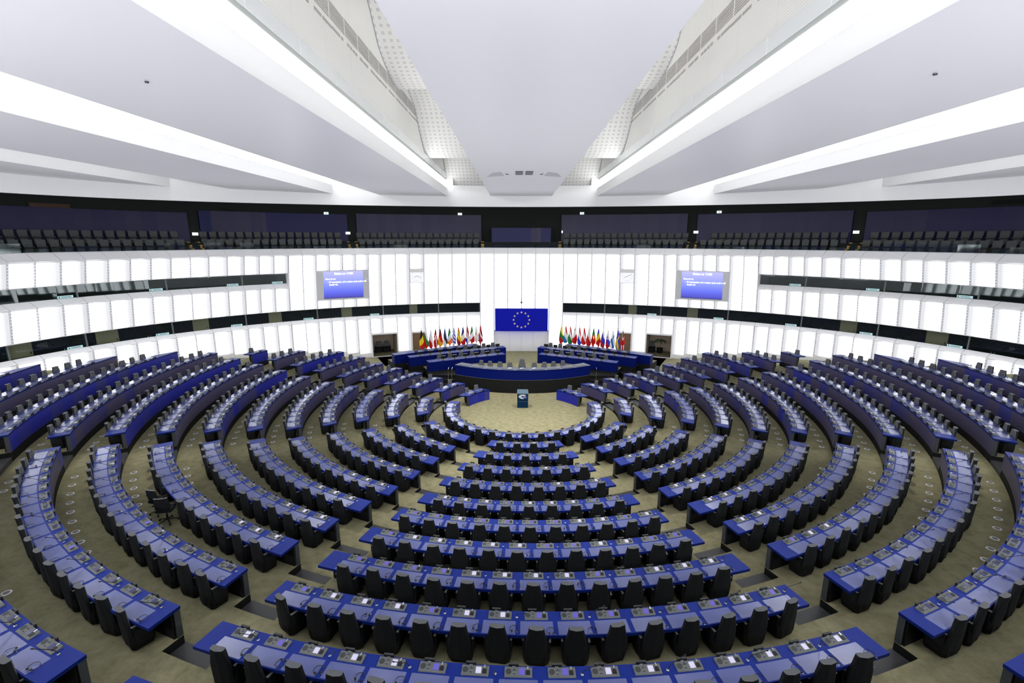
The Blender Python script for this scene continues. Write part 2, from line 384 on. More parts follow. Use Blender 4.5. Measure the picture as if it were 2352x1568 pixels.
def wall_section(name, k0, k1, lit=True):
    fr, pan, cap, sm = MB(), MB(), MB(), MB()
    for k in range(k0, k1):
        ta, tb = seam(k), seam(k+1); kk = min(abs(k), abs(k+1)); dt = tb-ta
        segs = []
        b1, b2 = kk >= 17, kk >= 3
        zb = walk((ta+tb)/2)+.22
        if kk >= 7 and kk < 8: zb = .98
        if 9 <= kk < 11: zb = 1.0
        screen = 11 <= kk < 15
        if b1: segs += [(B1T, TOP), (B2T, B1S)]
        elif screen: segs += [(4.82, TOP), (B2T, 3.17)]
        elif kk == 7: segs += [(B2T, 4.02), (4.02, 4.82), (4.82, TOP)]
        elif b2: segs += [(B2T, TOP)]
        if b2: segs += [(zb, B2S)]
        elif kk >= 2: segs += [(zb, TOP)]
        else: segs += [(.90, TOP)]
        for (z0, z1) in segs:
            clock = kk == 7 and abs(z0-4.02) < .001
            m_ = 0.045/(.83)*dt; ins = .035
            f = lambda t, z, d=0: E(t, poff(z)+d, z)
            # white frame sheet with the light panel set just in front of it
            brk = [z for z in (1.88,2.67,3.94,4.75) if z0+.05 < z < z1-.05]
            zz = [z0]+brk+[z1]
            for za, zc in zip(zz, zz[1:]): fr.quad(f(ta,za), f(tb,za), f(tb,zc), f(ta,zc))
            if not clock:
                mid = [z0+ins]+brk+[z1-ins]
                for za, zc in zip(mid, mid[1:]):
                    u0 = k+100; pmi = 1 if kk < 7 or (kk*5) % 7 == 3 else 0; ua, ub = (.02,.98) if k < 0 else (.98,.02)
                    if kk < 6: ua, ub = (.02,.75) if k < 0 else (.75,.02)
                    pan.quad(f(ta+m_,za,.012), f(tb-m_,za,.012), f(tb-m_,zc,.012), f(ta+m_,zc,.012), pmi, [(u0+ua,S*za),(u0+ub,S*za),(u0+ub,S*zc),(u0+ua,S*zc)])
            for ts in ((ta, tb) if k == k1-1 else (ta,)):
                h = .016/.83*2.52
                for za, zc in zip(zz, zz[1:]): sm.hexa([f(ts-h,za,.0),f(ts+h,za,.0),f(ts+h,za,.03),f(ts-h,za,.03),f(ts-h,zc,.0),f(ts+h,zc,.0),f(ts+h,zc,.03),f(ts-h,zc,.03)])
        # parapet cap with its sloping face, joints at the seams
        j = .006*dt
        def strip(a, b, t0=ta+j, t1=tb-j, mb=cap): mb.quad(E(t0,*a), E(t1,*a), E(t1,*b), E(t0,*b))
        strip((.575,5.70),(.62,5.735)); strip((.62,5.735),(.20,6.02)); strip((.20,6.02),(.12,6.05)); strip((.12,6.05),(-.10,6.05)); strip((-.10,6.05),(-.10,5.6))
        for tz in (ta,):
            cap.quad(E(tz-j,.56,5.70), E(tz+j,.56,5.70), E(tz+j,.18,6.01), E(tz-j,.18,6.01), 1)
        # window bands: soffit above, sloping sill below
        if b1:
            strip((poff(B1T),B1T),(-.12,B1T+.03)); strip((-.16,B1B),(.235,B1S+.015)); strip((.235,B1S+.015),(.2,B1S-.02))
            cap.quad(E(ta-j,.19,B1S+.03), E(ta+j,.19,B1S+.03), E(ta+j,-.15,B1B-.01), E(ta-j,-.15,B1B-.01), 1)
        if b2:
            strip((0,B2T),(-.25,B2T+.03)); strip((-.20,B2B),(.035,B2S+.012)); strip((.035,B2S+.012),(0,B2S-.02))
        # skirting below the light panels
        if kk >= 2 and not (9 <= kk < 11) and kk != 7:
            fr.quad(E(ta,-.02,walk(ta)-.5), E(tb,-.02,walk(tb)-.5), E(tb,poff(zb),zb), E(ta,poff(zb),zb))
        if kk < 2:
            pass
    root = structure(fr.build(name, 'white'))
    pan.build('light_panel', ['louvre', 'louvre_plain'] if lit else ['white', 'white'], root)
    sm.build('seam', 'seam_dash', root)
    cap.build('parapet_cap', ['white_cap', 'seam'], root)
    return root
wall_section('wall_far', -17, 17)
wall_section('wall_left', -38, -17)
wall_section('wall_right', 17, 38)
wall_section('wall_back_left', -NS, -38, False)
wall_section('wall_back_right', 38, NS, False)
# end cheeks where the window bands stop
ck = MB()
for sg in (-1, 1):
    for k, zt, zb, zs in ((17, B1T, B1B, B1S), (3, B2T, B2B, B2S)):
        t = sg*SEAM[k]; ck.quad(E(t,poff(zt),zt), E(t,poff(zs),zs), E(t,-.3,zb-.05), E(t,-.3,zt))
structure(ck.build('trim_1', 'white'))
# plain white wall piece under the big banner
pw = MB()
for i in range(8):
    t0, t1 = -5.05+10.1*i/8, -5.05+10.1*(i+1)/8
    pw.quad(E(t0,-.1,-.5), E(t1,-.1,-.5), E(t1,-.1,.95), E(t0,-.1,.95))
for t in (-4.5,-2.2,0,2.2,4.5): pw.quad(E(t-.015,-.09,-.46), E(t+.015,-.09,-.46), E(t+.015,-.09,.92), E(t-.015,-.09,.92), 1)
structure(pw.build('wall_far_base', ['white', 'grille_grey']))

# ---- interpreters' booths behind the two window bands
bo = MB()
def booth_band(t0, t1, zt, zb, off):
    n = max(2, int((t1-t0)/2.5))
    for i in range(n):
        a, b_ = t0+(t1-t0)*i/n, t0+(t1-t0)*(i+1)/n
        bo.quad(E(a,off-1.9,zb-.9), E(b_,off-1.9,zb-.9), E(b_,off-1.9,zt+.35), E(a,off-1.9,zt+.35))
        bo.quad(E(a,off-.02,zb-.12), E(b_,off-.02,zb-.12), E(b_,off-.75,zb-.12), E(a,off-.75,zb-.12), 1)
        bo.quad(E(a,off-.75,zb-.12), E(b_,off-.75,zb-.12), E(b_,off-.75,zb-.9), E(a,off-.75,zb-.9))
        bo.quad(E(a,off-.75,zb-.9), E(b_,off-.75,zb-.9), E(b_,off-1.9,zb-.9), E(a,off-1.9,zb-.9), 2)
        bo.quad(E(a,off,zt+.03), E(b_,off,zt+.03), E(b_,off-1.9,zt+.35), E(a,off-1.9,zt+.35))
        bo.quad(E(a,off,zb), E(b_,off,zb), E(b_,off-.02,zb-.12), E(a,off-.02,zb-.12))
for sg in (-1, 1):
    for (k, zt, zb, o) in ((17, B1T, B1B, -.14), (3, B2T, B2B, -.22)):
        a, b_ = sorted((sg*SEAM[k], sg*112)); booth_band(a, b_, zt, zb, o)
structure(bo.build('wall_booths', ['dark', 'gallery_dark', 'gallery_floor']))
BM2 = [7.57, 15.12, 25.0, 36.3, 47.8, 58.7, 70.2, 79.4, 90, 101, 112]
BM1 = [40.87, 47.8, 58.8, 70.4, 79.6, 90, 101, 112]
wi = 0
def pane(t0, t1, z0, z1, o0, o1, sg):
    global wi; wi += 1
    m = MB(); n = max(2, int((t1-t0)/2)); rows = []
    for z, o in ((z0, o0), (z1, o1)):
        rows.append([E(sg*(t0+.07+(t1-t0-.14)*i/n), o, z) for i in range(n+1)])
    for i in range(n): m.quad(rows[0][i], rows[0][i+1], rows[1][i+1], rows[1][i])
    g = structure(m.build('window_%d' % wi, 'booth_glass'))
    f = MB(); h = .09
    f.hexa([E(sg*t1-h,o0-.05,z0),E(sg*t1+h,o0-.05,z0),E(sg*t1+h,o0+.02,z0),E(sg*t1-h,o0+.02,z0),E(sg*t1-h,o1-.05,z1),E(sg*t1+h,o1-.05,z1),E(sg*t1+h,o1+.02,z1),E(sg*t1-h,o1+.02,z1)])
    f.build('window_frame', 'glass_frame', g)
    return g
side = {-1: 'left', 1: 'right'}
def along(t, sg):
    return E(t, 0, 0)
for sg in (-1, 1):
    for i, (a, b_) in enumerate(zip(BM2, BM2[1:])): pane(a, b_, B2B-.02, B2T+.03, -.21, -.235, sg)
    for i, (a, b_) in enumerate(zip(BM1, BM1[1:])): pane(a, b_, B1B-.02, B1T+.03, -.14, -.17, sg)
def wall_frame(t, off, z):
    """matrix at the wall: x along the wall to the right as seen from inside, y into the wall, z up"""
    o = E(t, off, z); tx = (E(t+.05, off, z)-E(t-.05, off, z)).normalized(); n = Vector((0,0,1)).cross(tx)
    return Matrix(((tx.x,n.x,0,o.x),(tx.y,n.y,0,o.y),(0,0,1,o.z),(0,0,0,1)))
# name boards in the booth windows, beige doors and small things on the booth desks
nb = 0
for sg in (-1, 1):
    for band, (bm, zb, o, lv) in enumerate(((BM2, B2B, -.19, 'lower'), (BM1, B1B, -.10, 'upper'))):
        for i in range(len(bm)-1):
            if bm[i+1] > 82: continue
            if band == 0 and i < (2 if sg < 0 else 1): continue
            tb = sg*bm[i+1]-1.55 if sg < 0 or True else 0
            tb = sg*bm[i+1]+(1.5 if sg < 0 else -1.5)
            tb = (-bm[i]-1.5 if band == 9 else tb)
            if sg < 0: tb = -bm[i]-1.55 if i > 0 or band == 1 else tb
            M = wall_frame(tb, o, zb+.012)
            b_ = MB(); q = MB(); q.box(-.42,.42,-.02,.02,0,.15); q.box(-.36,-.30,-.026,-.02,.03,.12,1); q.box(-.22,.30,-.026,-.02,.055,.095,1)
            b_.merge(q, M); ob = b_.build('name_board', ['booth_sign', 'booth_text'])
            nb += 1
            tag(ob, 'pale turquoise language board in %s booth window, %s from the centre, %s wall' % (lv, ORD[i+1], side[sg]), 'sign', 'booth language boards')
dz = [(-74.6,.62),(-64.8,.7),(-52.6,.6),(-41.7,.55),(-30.3,.5),(29.5,.5),(52.7,.6),(63.8,.66),(-19,.4),(19.5,.42)]
for i, (t, wd) in enumerate(dz):
    M = wall_frame(t, -2.05, B2B-.86); b_ = MB(); q = MB(); q.box(-wd,wd,-.03,.05,0,2.1)
    b_.merge(q, M); d = structure(b_.build('door_%d' % (i+1), 'beige'))
    k = MB(); q = MB(); q.box(wd-.16,wd-.10,-.09,-.03,1.0,1.16); k.merge(q, M); k.build('door_handle', 'steel', d)
def bottle_mb():
    return MB().lathe([(.0,0),(.035,0),(.037,.14),(.028,.19),(.013,.22),(.013,.26),(0,.26)], n=10)
bt0 = None
for i, (t, dd) in enumerate(((-72.6,0),(-72.3,0),(-61.9,0),(-61.6,0),(-24.5,0),(-33.1,0),(-32.8,0),(50.6,0),(61.2,0),(61.5,0),(72.6,0),(72.95,0))):
    loc = E(t, -.42, B2B-.12)
    if bt0 is None: bt0 = bottle_mb().build('water_bottle', 'bottle', smooth=True); o = bt0
    else: o = bt0.copy(); COL.objects.link(o)
    o.location = loc
    sd = 'left' if t < 0 else 'right'
    tag(o, 'clear water bottle on a booth desk, %s along the %s lower windows from the podium' % (ORD[sorted([abs(x) for x in ((72.6,72.3,61.9,61.6,24.5,33.1,32.8) if t < 0 else (50.6,61.2,61.5,72.6,72.95))]).index(abs(t))+1], sd), 'bottle', 'bottles in the interpreters booths')

# ------------------------------------------------------------------ floor, tiers, aisles
RZ = [0.0,.142,.255,.366,.478,.598,.804,1.016,1.235,1.45,1.656,1.894,2.11,2.33,2.55]
R0, DR, DEP, HD = 2.6836, 1.1, .43, .46
def RR(i): return R0+DR*i
def FZ(i): return RZ[i]-HD
def line_beta(phi, d, r, right=False):
    return -90-phi-math.degrees(math.atan2(d, math.sqrt(max(r*r-d*d, 1e-6))))
LN = {'a': (-108.0,.068), 'b': (-108.04,-.72), 'c': (-144.67,-.37), 'd': (-145.06,-1.16), 'e': (170.94-360,-.065), 'f': (171.85-360,-.985), 'g': (156.95-360,-1.477)}
def BL(n, r): return line_beta(*LN[n], r)
ENDD = {7: 120.08, 8: 112.73, 9: 106.94}
ENDC = {11: (95.6, 92.6), 12: (89.0, 86.6), 13: (82.0, 78.6)}       # end and start of the taper along the wall
def pol(r, be, z): return P(r*sin(R(be)), -r*cos(R(be)), z)
fl = MB()
ring = [E(t, -.05, -.46) for t in range(-180, 180, 4)]
fl.add([tuple(v) for v in ring], [tuple(range(len(ring)-1, -1, -1))])
n = 60
for i in range(n):                                # rising walkway round the foot of the wall
    for sg in (-1, 1):
        a, b_ = sg*(20+100*i/n), sg*(20+100*(i+1)/n)
        fl.quad(E(a,-.04,walk(a)), E(b_,-.04,walk(b_)), E(b_,2.4,walk(b_)), E(a,2.4,walk(a)))
        fl.quad(E(a,2.4,walk(a)), E(b_,2.4,walk(b_)), E(b_,2.4,-.47), E(a,2.4,-.47), 1)
floor = structure(fl.build('floor', ['carpet', 'riser']))
def tier_end(i):
    if i <= 6: return BL('g', RR(i))
    if i <= 9: return ENDD[i]
    if i == 10: return BL('e', RR(i))+3
    return {11: 98.0, 12: 91.5, 13: 85.0}[i]
NOTCH = .30
for i in range(1, 14):
    m = MB(); r0, r1 = RR(i)+.012, RR(i+1)+.02 if i < 13 else RR(13)+1.0
    z, zp = FZ(i), FZ(i-1); te = tier_end(i)
    # radial breakpoints: aisle notches hold a half-height step
    def aisles(r): return [(-BL('b',r),-BL('a',r)),(BL('a',r),BL('b',r)),(-BL('d',r),-BL('c',r)),(BL('c',r),BL('d',r))]+([(-BL('f',r),-BL('e',r)),(BL('e',r),BL('f',r))] if i <= 9 else [])
    nA = 160
    bs = [-te+2*te*j/nA for j in range(nA+1)]
    ais = sorted(aisles(r0))
    cuts = []
    for a, b_ in ais: cuts += [a, b_]
    allb = sorted(set(bs+cuts)); allb = [b_ for b_ in allb if abs(b_) <= te]
    for b0, b1 in zip(allb, allb[1:]):
        if b1-b0 < 1e-4: continue
        mid = (b0+b1)/2; ina = any(a < mid < c for a, c in ais)
        ra = r0+NOTCH if ina else r0
        m.quad(pol(ra,b0,z), pol(ra,b1,z), pol(r1,b1,z), pol(r1,b0,z))
        m.quad(pol(ra,b0,zp-.02), pol(ra,b1,zp-.02), pol(ra,b1,z), pol(ra,b0,z), 1)
    for a, c in ais:
        for b_ in (a, c):
            if abs(b_) > te: continue
            m.quad(pol(r0,b_,zp-.02), pol(r0+NOTCH,b_,zp-.02), pol(r0+NOTCH,b_,z), pol(r0,b_,z), 1)
    for b_ in (-te, te): m.quad(pol(r0,b_,-.47), pol(r1,b_,-.47), pol(r1,b_,z), pol(r0,b_,z), 1)
    tr = structure(m.build('floor_tier', ['carpet', 'riser']))
    for a, c in ais:
        if max(abs(a), abs(c)) > te+.5: continue
        s_ = MB(); zz = (z+zp)/2; nn = 6
        e0 = .03/r0*57.3
        rows = [[pol(r, a+e0+(c-a-2*e0)*j/nn, zz) for j in range(nn+1)] for r in (r0-.002, r0+NOTCH)]
        low = [pol(r0-.002, a+e0+(c-a-2*e0)*j/nn, zp) for j in range(nn+1)]
        for j in range(nn):
            s_.quad(rows[0][j], rows[0][j+1], rows[1][j+1], rows[1][j])
            s_.quad(low[j], low[j+1], rows[0][j+1], rows[0][j])
        sgn = 'left' if a < 0 else 'right'
        wh = 'near' if abs(a) < 30 else ('middle' if abs(a) < 80 else 'far')
        tag(s_.build('aisle_step', 'step'), 'dark grey half step in the %s %s aisle, tier %s from the lectern' % (wh, sgn, ORD[i]), 'step', 'half steps in the aisles')

# ------------------------------------------------------------------ desks
BLK = {'C0': 'central block', 'B-': 'left near block', 'B+': 'right near block', 'C-': 'left middle block', 'C+': 'right middle block', 'D-': 'left far block', 'D+': 'right far block', 'H': 'innermost horseshoe'}
rows = []            # (block key, row, beta lo function of r, beta hi function of r, seat limits)
rows.append(('H', 0, lambda r: -102.9+ (r-R0)*0, lambda r: 102.9, None))
for i in range(1, 12): rows.append(('C0', i, lambda r: -BL('a', r), lambda r: BL('a', r), None))
for sg in (-1, 1):
    kx = '-' if sg < 0 else '+'
    def mk(lo, hi, s_):
        return ((lambda r: s_*lo(r)), (lambda r: s_*hi(r)))
    for i in range(1, 13): rows.append(('B'+kx, i, *mk(lambda r: BL('b', r), lambda r: BL('c', r), sg), None))
    for i in range(1, 14):
        if i <= 10: rows.append(('C'+kx, i, *mk(lambda r: BL('d', r), lambda r: BL('e', r), sg), None))
        else:
            en, tp = ENDC[i]
            rows.append(('C'+kx, i, *mk(lambda r: BL('d', r), lambda r, en=en: en, sg), tp))
    for i in range(0, 10):
        if i <= 6: rows.append(('D'+kx, i, *mk(lambda r: BL('f', r), lambda r: BL('g', r), sg), None))
        else: rows.append(('D'+kx, i, *mk(lambda r: BL('f', r), lambda r, en=ENDD[i]: en, sg), None))
SP = .508
seats = []
DESKS = {}
PADQ = []
def arc_solid(mb, r0, r1f, blo, bhi, z0, z1, nn, mi_top=0, mi_side=0, mi_end=None):
    """solid between radius r0 and r1f(s) (s = 0..1 along the arc)"""
    rings = []
    for j in range(nn+1):
        s_ = j/nn; r1 = r1f(s_); b0 = blo(r0)+(bhi(r0)-blo(r0))*s_; b1 = blo(r1)+(bhi(r1)-blo(r1))*s_
        rings.append([pol(r0,b0,z0), pol(r1,b1,z0), pol(r1,b1,z1), pol(r0,b0,z1)])
    vs = [p for r in rings for p in r]; fs = []; ms = []
    for j in range(nn):
        for q in range(4):
            q2 = (q+1) % 4; fs.append((j*4+q, j*4+q2, (j+1)*4+q2, (j+1)*4+q)); ms.append((mi_side, mi_side, mi_top, mi_side)[q])
    fs += [(3,2,1,0), tuple(nn*4+q for q in range(4))]; ms += [mi_side if mi_end is None else mi_end]*2
    mb.add(vs, fs, ms)
def desk(key, i, blo, bhi, taper):
    r, z = RR(i), RZ[i]
    a0, a1 = blo(r), bhi(r)
    mid = (a0+a1)/2
    org = pol(r+.2, mid, FZ(i))
    nm = BLK[key]
    if key == 'H': lab = 'innermost horseshoe desk of white-topped places around the lectern floor'
    else: lab = 'long curved blue desk, %s, row %s from the lectern' % (nm, ORD[i])
    if taper: lab = 'long blue desk tapering to the wall, %s, row %s from the lectern' % (nm, ORD[i])
    t = empty('curved_desk', org, lab, 'desk', 'curved rows of desks')
    nn = max(4, int(abs(a1-a0)*r/57.3/.22))
    sg = 1 if a1 > a0 else -1
    if taper:
        tp = sg*taper; st = (tp-a0)/(a1-a0)
        r1f = lambda s_: r+DEP if s_ < st else r+DEP-(DEP-.07)*(s_-st)/(1-st)
        nn = max(nn, 24)
    else: r1f = lambda s_: r+DEP
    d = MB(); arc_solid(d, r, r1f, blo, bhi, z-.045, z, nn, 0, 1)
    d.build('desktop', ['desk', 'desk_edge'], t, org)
    fp = MB(); ee = .012/r*57.3*sg
    arc_solid(fp, r+.004, lambda s_: r+.09, lambda q: blo(q)+ee, lambda q: bhi(q)-ee, FZ(i), z-.045, nn, 1, 0, 1)
    fp.mi = [ (0 if m_ == 0 else 1) for m_ in fp.mi ]
    # faces: bottom, back, top, front per segment -> only the front shows veneer
    for j in range(nn): fp.mi[j*4+0] = 1; fp.mi[j*4+1] = 1; fp.mi[j*4+2] = 1; fp.mi[j*4+3] = 0
    fp.build('front_panel', ['front', 'leg'], t, org)
    kn = MB(); arc_solid(kn, r+.105, lambda s_: r+.12, lambda q: blo(q)+ee*3, lambda q: bhi(q)-ee*3, FZ(i), z-.045, nn, 0, 0)
    kn.build('cable_duct', 'black', t, org)
    # seats
    lo, hi = a0, (sg*taper if taper else a1)
    rs = r+.15; Ln = abs(hi-lo)*rs/57.2958
    ns = int((Ln-.15)/SP)
    if key == 'C0' and i == 11: ns = 17
    c = (lo+hi)/2; step = SP/rs*57.2958*sg
    bl = []
    for q in range(ns):
        be = c+(q-(ns-1)/2)*step; bl.append(be)
        seats.append(dict(key=key, row=i, q=q, n=ns, be=be, desk=t, org=org))
        hw = .225/(r+.3)*57.2958
        ph = MB(); ra, rb = r+.185, r+.415
        k2 = [pol(ra,be-hw,z+.0015), pol(ra,be+hw,z+.0015), pol(rb,be+hw,z+.0015), pol(rb,be-hw,z+.0015)]
        k1 = [Vector((p.x,p.y,p.z-.004)) for p in k2]
        ph.hexa(k1+k2)
        PADQ.append((ph, t, org))
    return t
for (key, i, lo, hi, tp) in rows:
    desk(key, i, lo, hi, tp)
for (ph, t, org) in PADQ: ph.build('writing_pad', 'pad', t, org)

# ---- projection, only to rank repeats by how large they show and to leave out what lies outside the frame
CI = cam.matrix_world.inverted()
def seen(p, mrg=60):
    q = CI @ p
    if q.z > -.5: return None
    u, v = 1176-1113.45*q.x/q.z, 784+1113.45*q.y/q.z
    return -q.z if -mrg < u < 2352+mrg and -mrg < v < 1568+mrg else None
vis = []
for s_ in seats:
    r = RR(s_['row']); s_['p'] = pol(r+.3, s_['be'], RZ[s_['row']]); s_['d'] = seen(s_['p'], 90)
    if s_['d']: vis.append(s_)
vis.sort(key=lambda q: q['d'])
for k, s_ in enumerate(vis): s_['rank'] = k
def where(s_):
    k = s_['key']
    n = s_['q']+1
    fr = {'C0': 'left end', 'H': 'left end'}.get(k, 'end nearest the camera' if k[0] in 'BC' else 'end nearest the camera')
    if k == 'H': return '%s from the %s of the innermost horseshoe' % (ORD[n], fr)
    return '%s from %s, %s, row %s' % (ORD[n], 'left end' if k == 'C0' else 'near end', BLK[k], ORD[s_['row']])

# ---- chair
def chair_parts(lod=0):
    bk, st, ba, arms = MB(), MB(), MB(), []
    def ring(w0, y0, y1, z, rr=.25, bulge=.02):
        # rounded plan section of a shell back: y0 rear, y1 front
        return [(-w0, y1-.02, z), (-w0, y0+.03, z), (-w0*.82, y0+.005, z), (0, y0-bulge, z), (w0*.82, y0+.005, z), (w0, y0+.03, z), (w0, y1-.02, z), (w0*.8, y1, z), (0, y1-bulge*.6, z), (-w0*.8, y1, z)]
    prof = [(.235,.10,.12),(.25,.10,.30),(.25,.10,.50),(.24,.10,.62),(.215,.105,.72),(.185,.11,.84),(.158,.12,.97),(.152,.12,1.005)]
    rings = []
    for w0, th, z in prof:
        y = -.20-.05*(z-.3)/.7
        rings.append([Vector(p) for p in ring(w0, y-th/2, y+th/2, z)])
    bk.loft(rings)
    # front and top faces take the lighter copy: light falling there is painted in
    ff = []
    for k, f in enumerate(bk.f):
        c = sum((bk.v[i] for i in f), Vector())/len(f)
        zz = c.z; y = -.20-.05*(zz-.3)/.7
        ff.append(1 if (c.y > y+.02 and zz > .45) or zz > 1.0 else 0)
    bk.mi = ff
    st.loft([[Vector(p) for p in ((-.24*q,-.18,z),(.24*q,-.18,z),(.25*q,.05,z),(.22*q,.24,z),(0,.27*q,z),(-.22*q,.24,z),(-.25*q,.05,z))] for q, z in ((.94,.36),(1,.40),(1,.45),(.92,.475))])
    ba.loft([[Vector((w0*sx, yo+dy*sy, z)) for sx, sy in ((-1,-.7),(-.7,-1),(.7,-1),(1,-.7),(1,.7),(.7,1),(-.7,1),(-1,.7))] for w0, yo, dy, z in ((.22,.0,.20,0),(.255,.0,.22,.03),(.285,-.01,.235,.16),(.30,-.01,.24,.38))])
    for sx in (-1, 1):
        a = MB(); a.hexa([(sx*.255,-.16,.30),(sx*.30,-.16,.30),(sx*.295,.14,.34),(sx*.255,.14,.34),(sx*.258,-.18,.615),(sx*.302,-.18,.615),(sx*.298,.18,.60),(sx*.258,.18,.60)])
        a.hexa([(sx*.262,-.20,.615),(sx*.31,-.20,.615),(sx*.305,.20,.60),(sx*.262,.20,.60),(sx*.262,-.20,.635),(sx*.31,-.20,.635),(sx*.305,.20,.618),(sx*.262,.20,.618)], 1)
        arms.append(a)
    return bk, st, ba, arms
bk, st, ba, arms = chair_parts()
ch_root = empty('desk_chair', (0,0,0), 'desk chair', 'chair', 'chairs along the curved desks')
bk.build('backrest', ['chair', 'chair_lit'], ch_root); st.build('seat', ['chair'], ch_root); ba.build('base', 'black', ch_root)
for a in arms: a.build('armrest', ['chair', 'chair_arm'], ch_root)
ch_all = MB()
for q in (bk, st): ch_all.merge(q)
b2 = MB().merge(ba); b2.mi = [2]*len(b2.f); ch_all.merge(b2)
for a in arms:
    a2 = MB().merge(a); a2.mi = [3 if x else 0 for x in a2.mi]; ch_all.merge(a2)
def seat_M(s_, dr, dz=0, rot=0.0, dq=0.0):
    r = RR(s_['row'])+dr; be = s_['be']+dq/r*57.2958
    return pol(r, be, FZ(s_['row'])+dz), R(be)+rot      # local +y looks to the centre of the hemicycle
OFFICE = set()
def is_office(s_): return (s_['key'], s_['row'], s_['q']) in {('B-',8,6),('B-',8,7),('C-',3,5),('C-',3,6)}
rnd = random.Random(3)
cnt = 0; rest = MB(); used = False
for s_ in vis:
    jr, jd = rnd.gauss(0,.09), rnd.gauss(0,.012)
    if s_['key'] == 'C0' and s_['row'] == 11: continue
    if is_office(s_): continue
    loc, rz = seat_M(s_, .325+jd, 0, jr)
    if cnt < 300:
        lb = 'black desk chair, '+where(s_)
        if not used: o = ch_root; o.location = loc; o.rotation_euler = (0,0,rz); o['label'] = lb; used = True
        else: clone(ch_root, loc, rz, lb)
        cnt += 1
    else: rest.merge(ch_all, Matrix.Translation(loc) @ Matrix.Rotation(rz, 4, 'Z'))
if rest.v: tag(rest.build('desk_chairs', ['chair', 'chair_lit', 'black', 'chair_arm']), 'many small dark grey desk chairs along the far rows of desks', 'chair', 'chairs along the curved desks', 'stuff')

# ---- console, number plate, headset, microphone
def console_parts():
    b_ = MB(); b_.hexa([(-.26,-.10,0),(.26,-.10,0),(.26,.10,0),(-.26,.10,0),(-.255,-.095,.012),(.255,-.095,.012),(.255,.095,.042),(-.255,.095,.042)])
    sl = .030/.19
    zt = lambda y: .012+(y+.095)*sl
    def plate(x0, x1, y0, y1, h, mi=0):
        m = MB(); m.hexa([(x0,y0,zt(y0)-.002),(x1,y0,zt(y0)-.002),(x1,y1,zt(y1)-.002),(x0,y1,zt(y1)-.002),(x0,y0,zt(y0)+h),(x1,y0,zt(y0)+h),(x1,y1,zt(y1)+h),(x0,y1,zt(y1)+h)], mi); return m
    left = plate(-.245,-.03,-.08,.085,.003)
    sp_ = MB(); n_ = 14; cx, cy, rr = -.185, .005, .055
    ringp = [Vector((cx+rr*cos(2*pi*k/n_), cy+rr*sin(2*pi*k/n_), zt(cy+rr*sin(2*pi*k/n_))+.006)) for k in range(n_)]
    sp_.add(ringp+[p-Vector((0,0,.006)) for p in ringp], [tuple(range(n_))]+[(k,n_+k,n_+(k+1)%n_,(k+1)%n_) for k in range(n_)])
    scr = plate(.01,.115,-.052,.066,.005)
    slot = plate(.135,.215,-.05,.03,.006)
    card = plate(.165,.185,.03,.085,.03)
    bt = MB()
    for x, y in ((-.10,.03),(-.075,.03),(-.05,.03),(-.075,.055),(-.09,-.04),(-.07,-.04)): bt.merge(plate(x-.008,x+.008,y-.006,y+.006,.008))
    return b_, left, sp_, scr, slot, card, bt
cb, cl, csp, cscr, cslot, ccard, cbt = console_parts()
con_roots = {}
for nm, sm in (('w','screen_white'), ('b','screen_blue'), ('o','screen_off')):
    r_ = cb.build('desk_console', 'console'); tag(r_, 'console', 'console', 'voting consoles on the desks')
    cl.build('speaker_plate', 'speaker_panel' if False else 'console', r_); csp.build('speaker_grille', 'speaker', r_); cscr.build('display', sm, r_); cslot.build('card_slot', 'console_dark', r_)
    ccard.build('card_reader', 'chrome', r_); cbt.build('button', 'console_dark', r_)
    con_roots[nm] = [r_, False]
con_all = {}
cmats = ['console','speaker','console_dark','chrome','screen_white','screen_blue','screen_off']
def con_flat(si):
    m = MB()
    for q, mi in ((cb,0),(csp,1),(cscr,si),(cslot,2),(ccard,3)):
        t = MB().merge(q); t.mi = [mi]*len(t.f); m.merge(t)
    return m
for nm, si in (('w',4),('b',5),('o',6)): con_all[nm] = con_flat(si)
def screen_kind(s_):
    k = s_['key']; h = rnd.random()
    if k == 'C0': return ('w' if h < .55 else 'b') if s_['row'] >= 5 else ('b' if h < .75 else 'w')
    if k[0] == 'B': return 'w' if (s_['q'] < 3 and h < .7 and s_['row'] <= 8) else ('o' if h < .93 else 'b')
    if k == 'H': return 'b' if abs(s_['be']) < 45 else 'o'
    return 'o'
pl = MB().box(-.095,.095,-.018,.018,0,.088); plr = pl.build('seat_number_plate', 'console_dark'); tag(plr, 'plate', 'number plate', 'seat number plates')
ptk = MB()
for x in (-.022,0,.022): ptk.box(x-.006,x+.006,-.0195,-.017,.028,.05)
ptk.build('number_mark', 'emblem_white', plr)
pt = MB().box(-.096,.096,-.019,.019,.078,.091); pt.build('top_edge', 'speaker', plr)
def headset_mb():
    m = MB(); pts = [(.098*cos(a), .086*sin(a), .012+.012*abs(sin(a))) for a in [R(-62+304*k/22+0) for k in range(23)]]
    m.tube(pts, .0055, 5)
    for q in (0, -1):
        p = Vector(pts[q]); m.lathe([(0,-.010),(.020,-.010),(.024,0),(.020,.012),(0,.012)], p+Vector((0,0,.003)), 8, 0)
        m.tube([p, p+Vector((.035 if q == 0 else -.03, -.035, .0))], .006, 5, 1)
    return m
hs_m = headset_mb(); hs = hs_m.build('headset', ['console_dark', 'steel']); tag(hs, 'headset', 'headset', 'headsets on the desks')
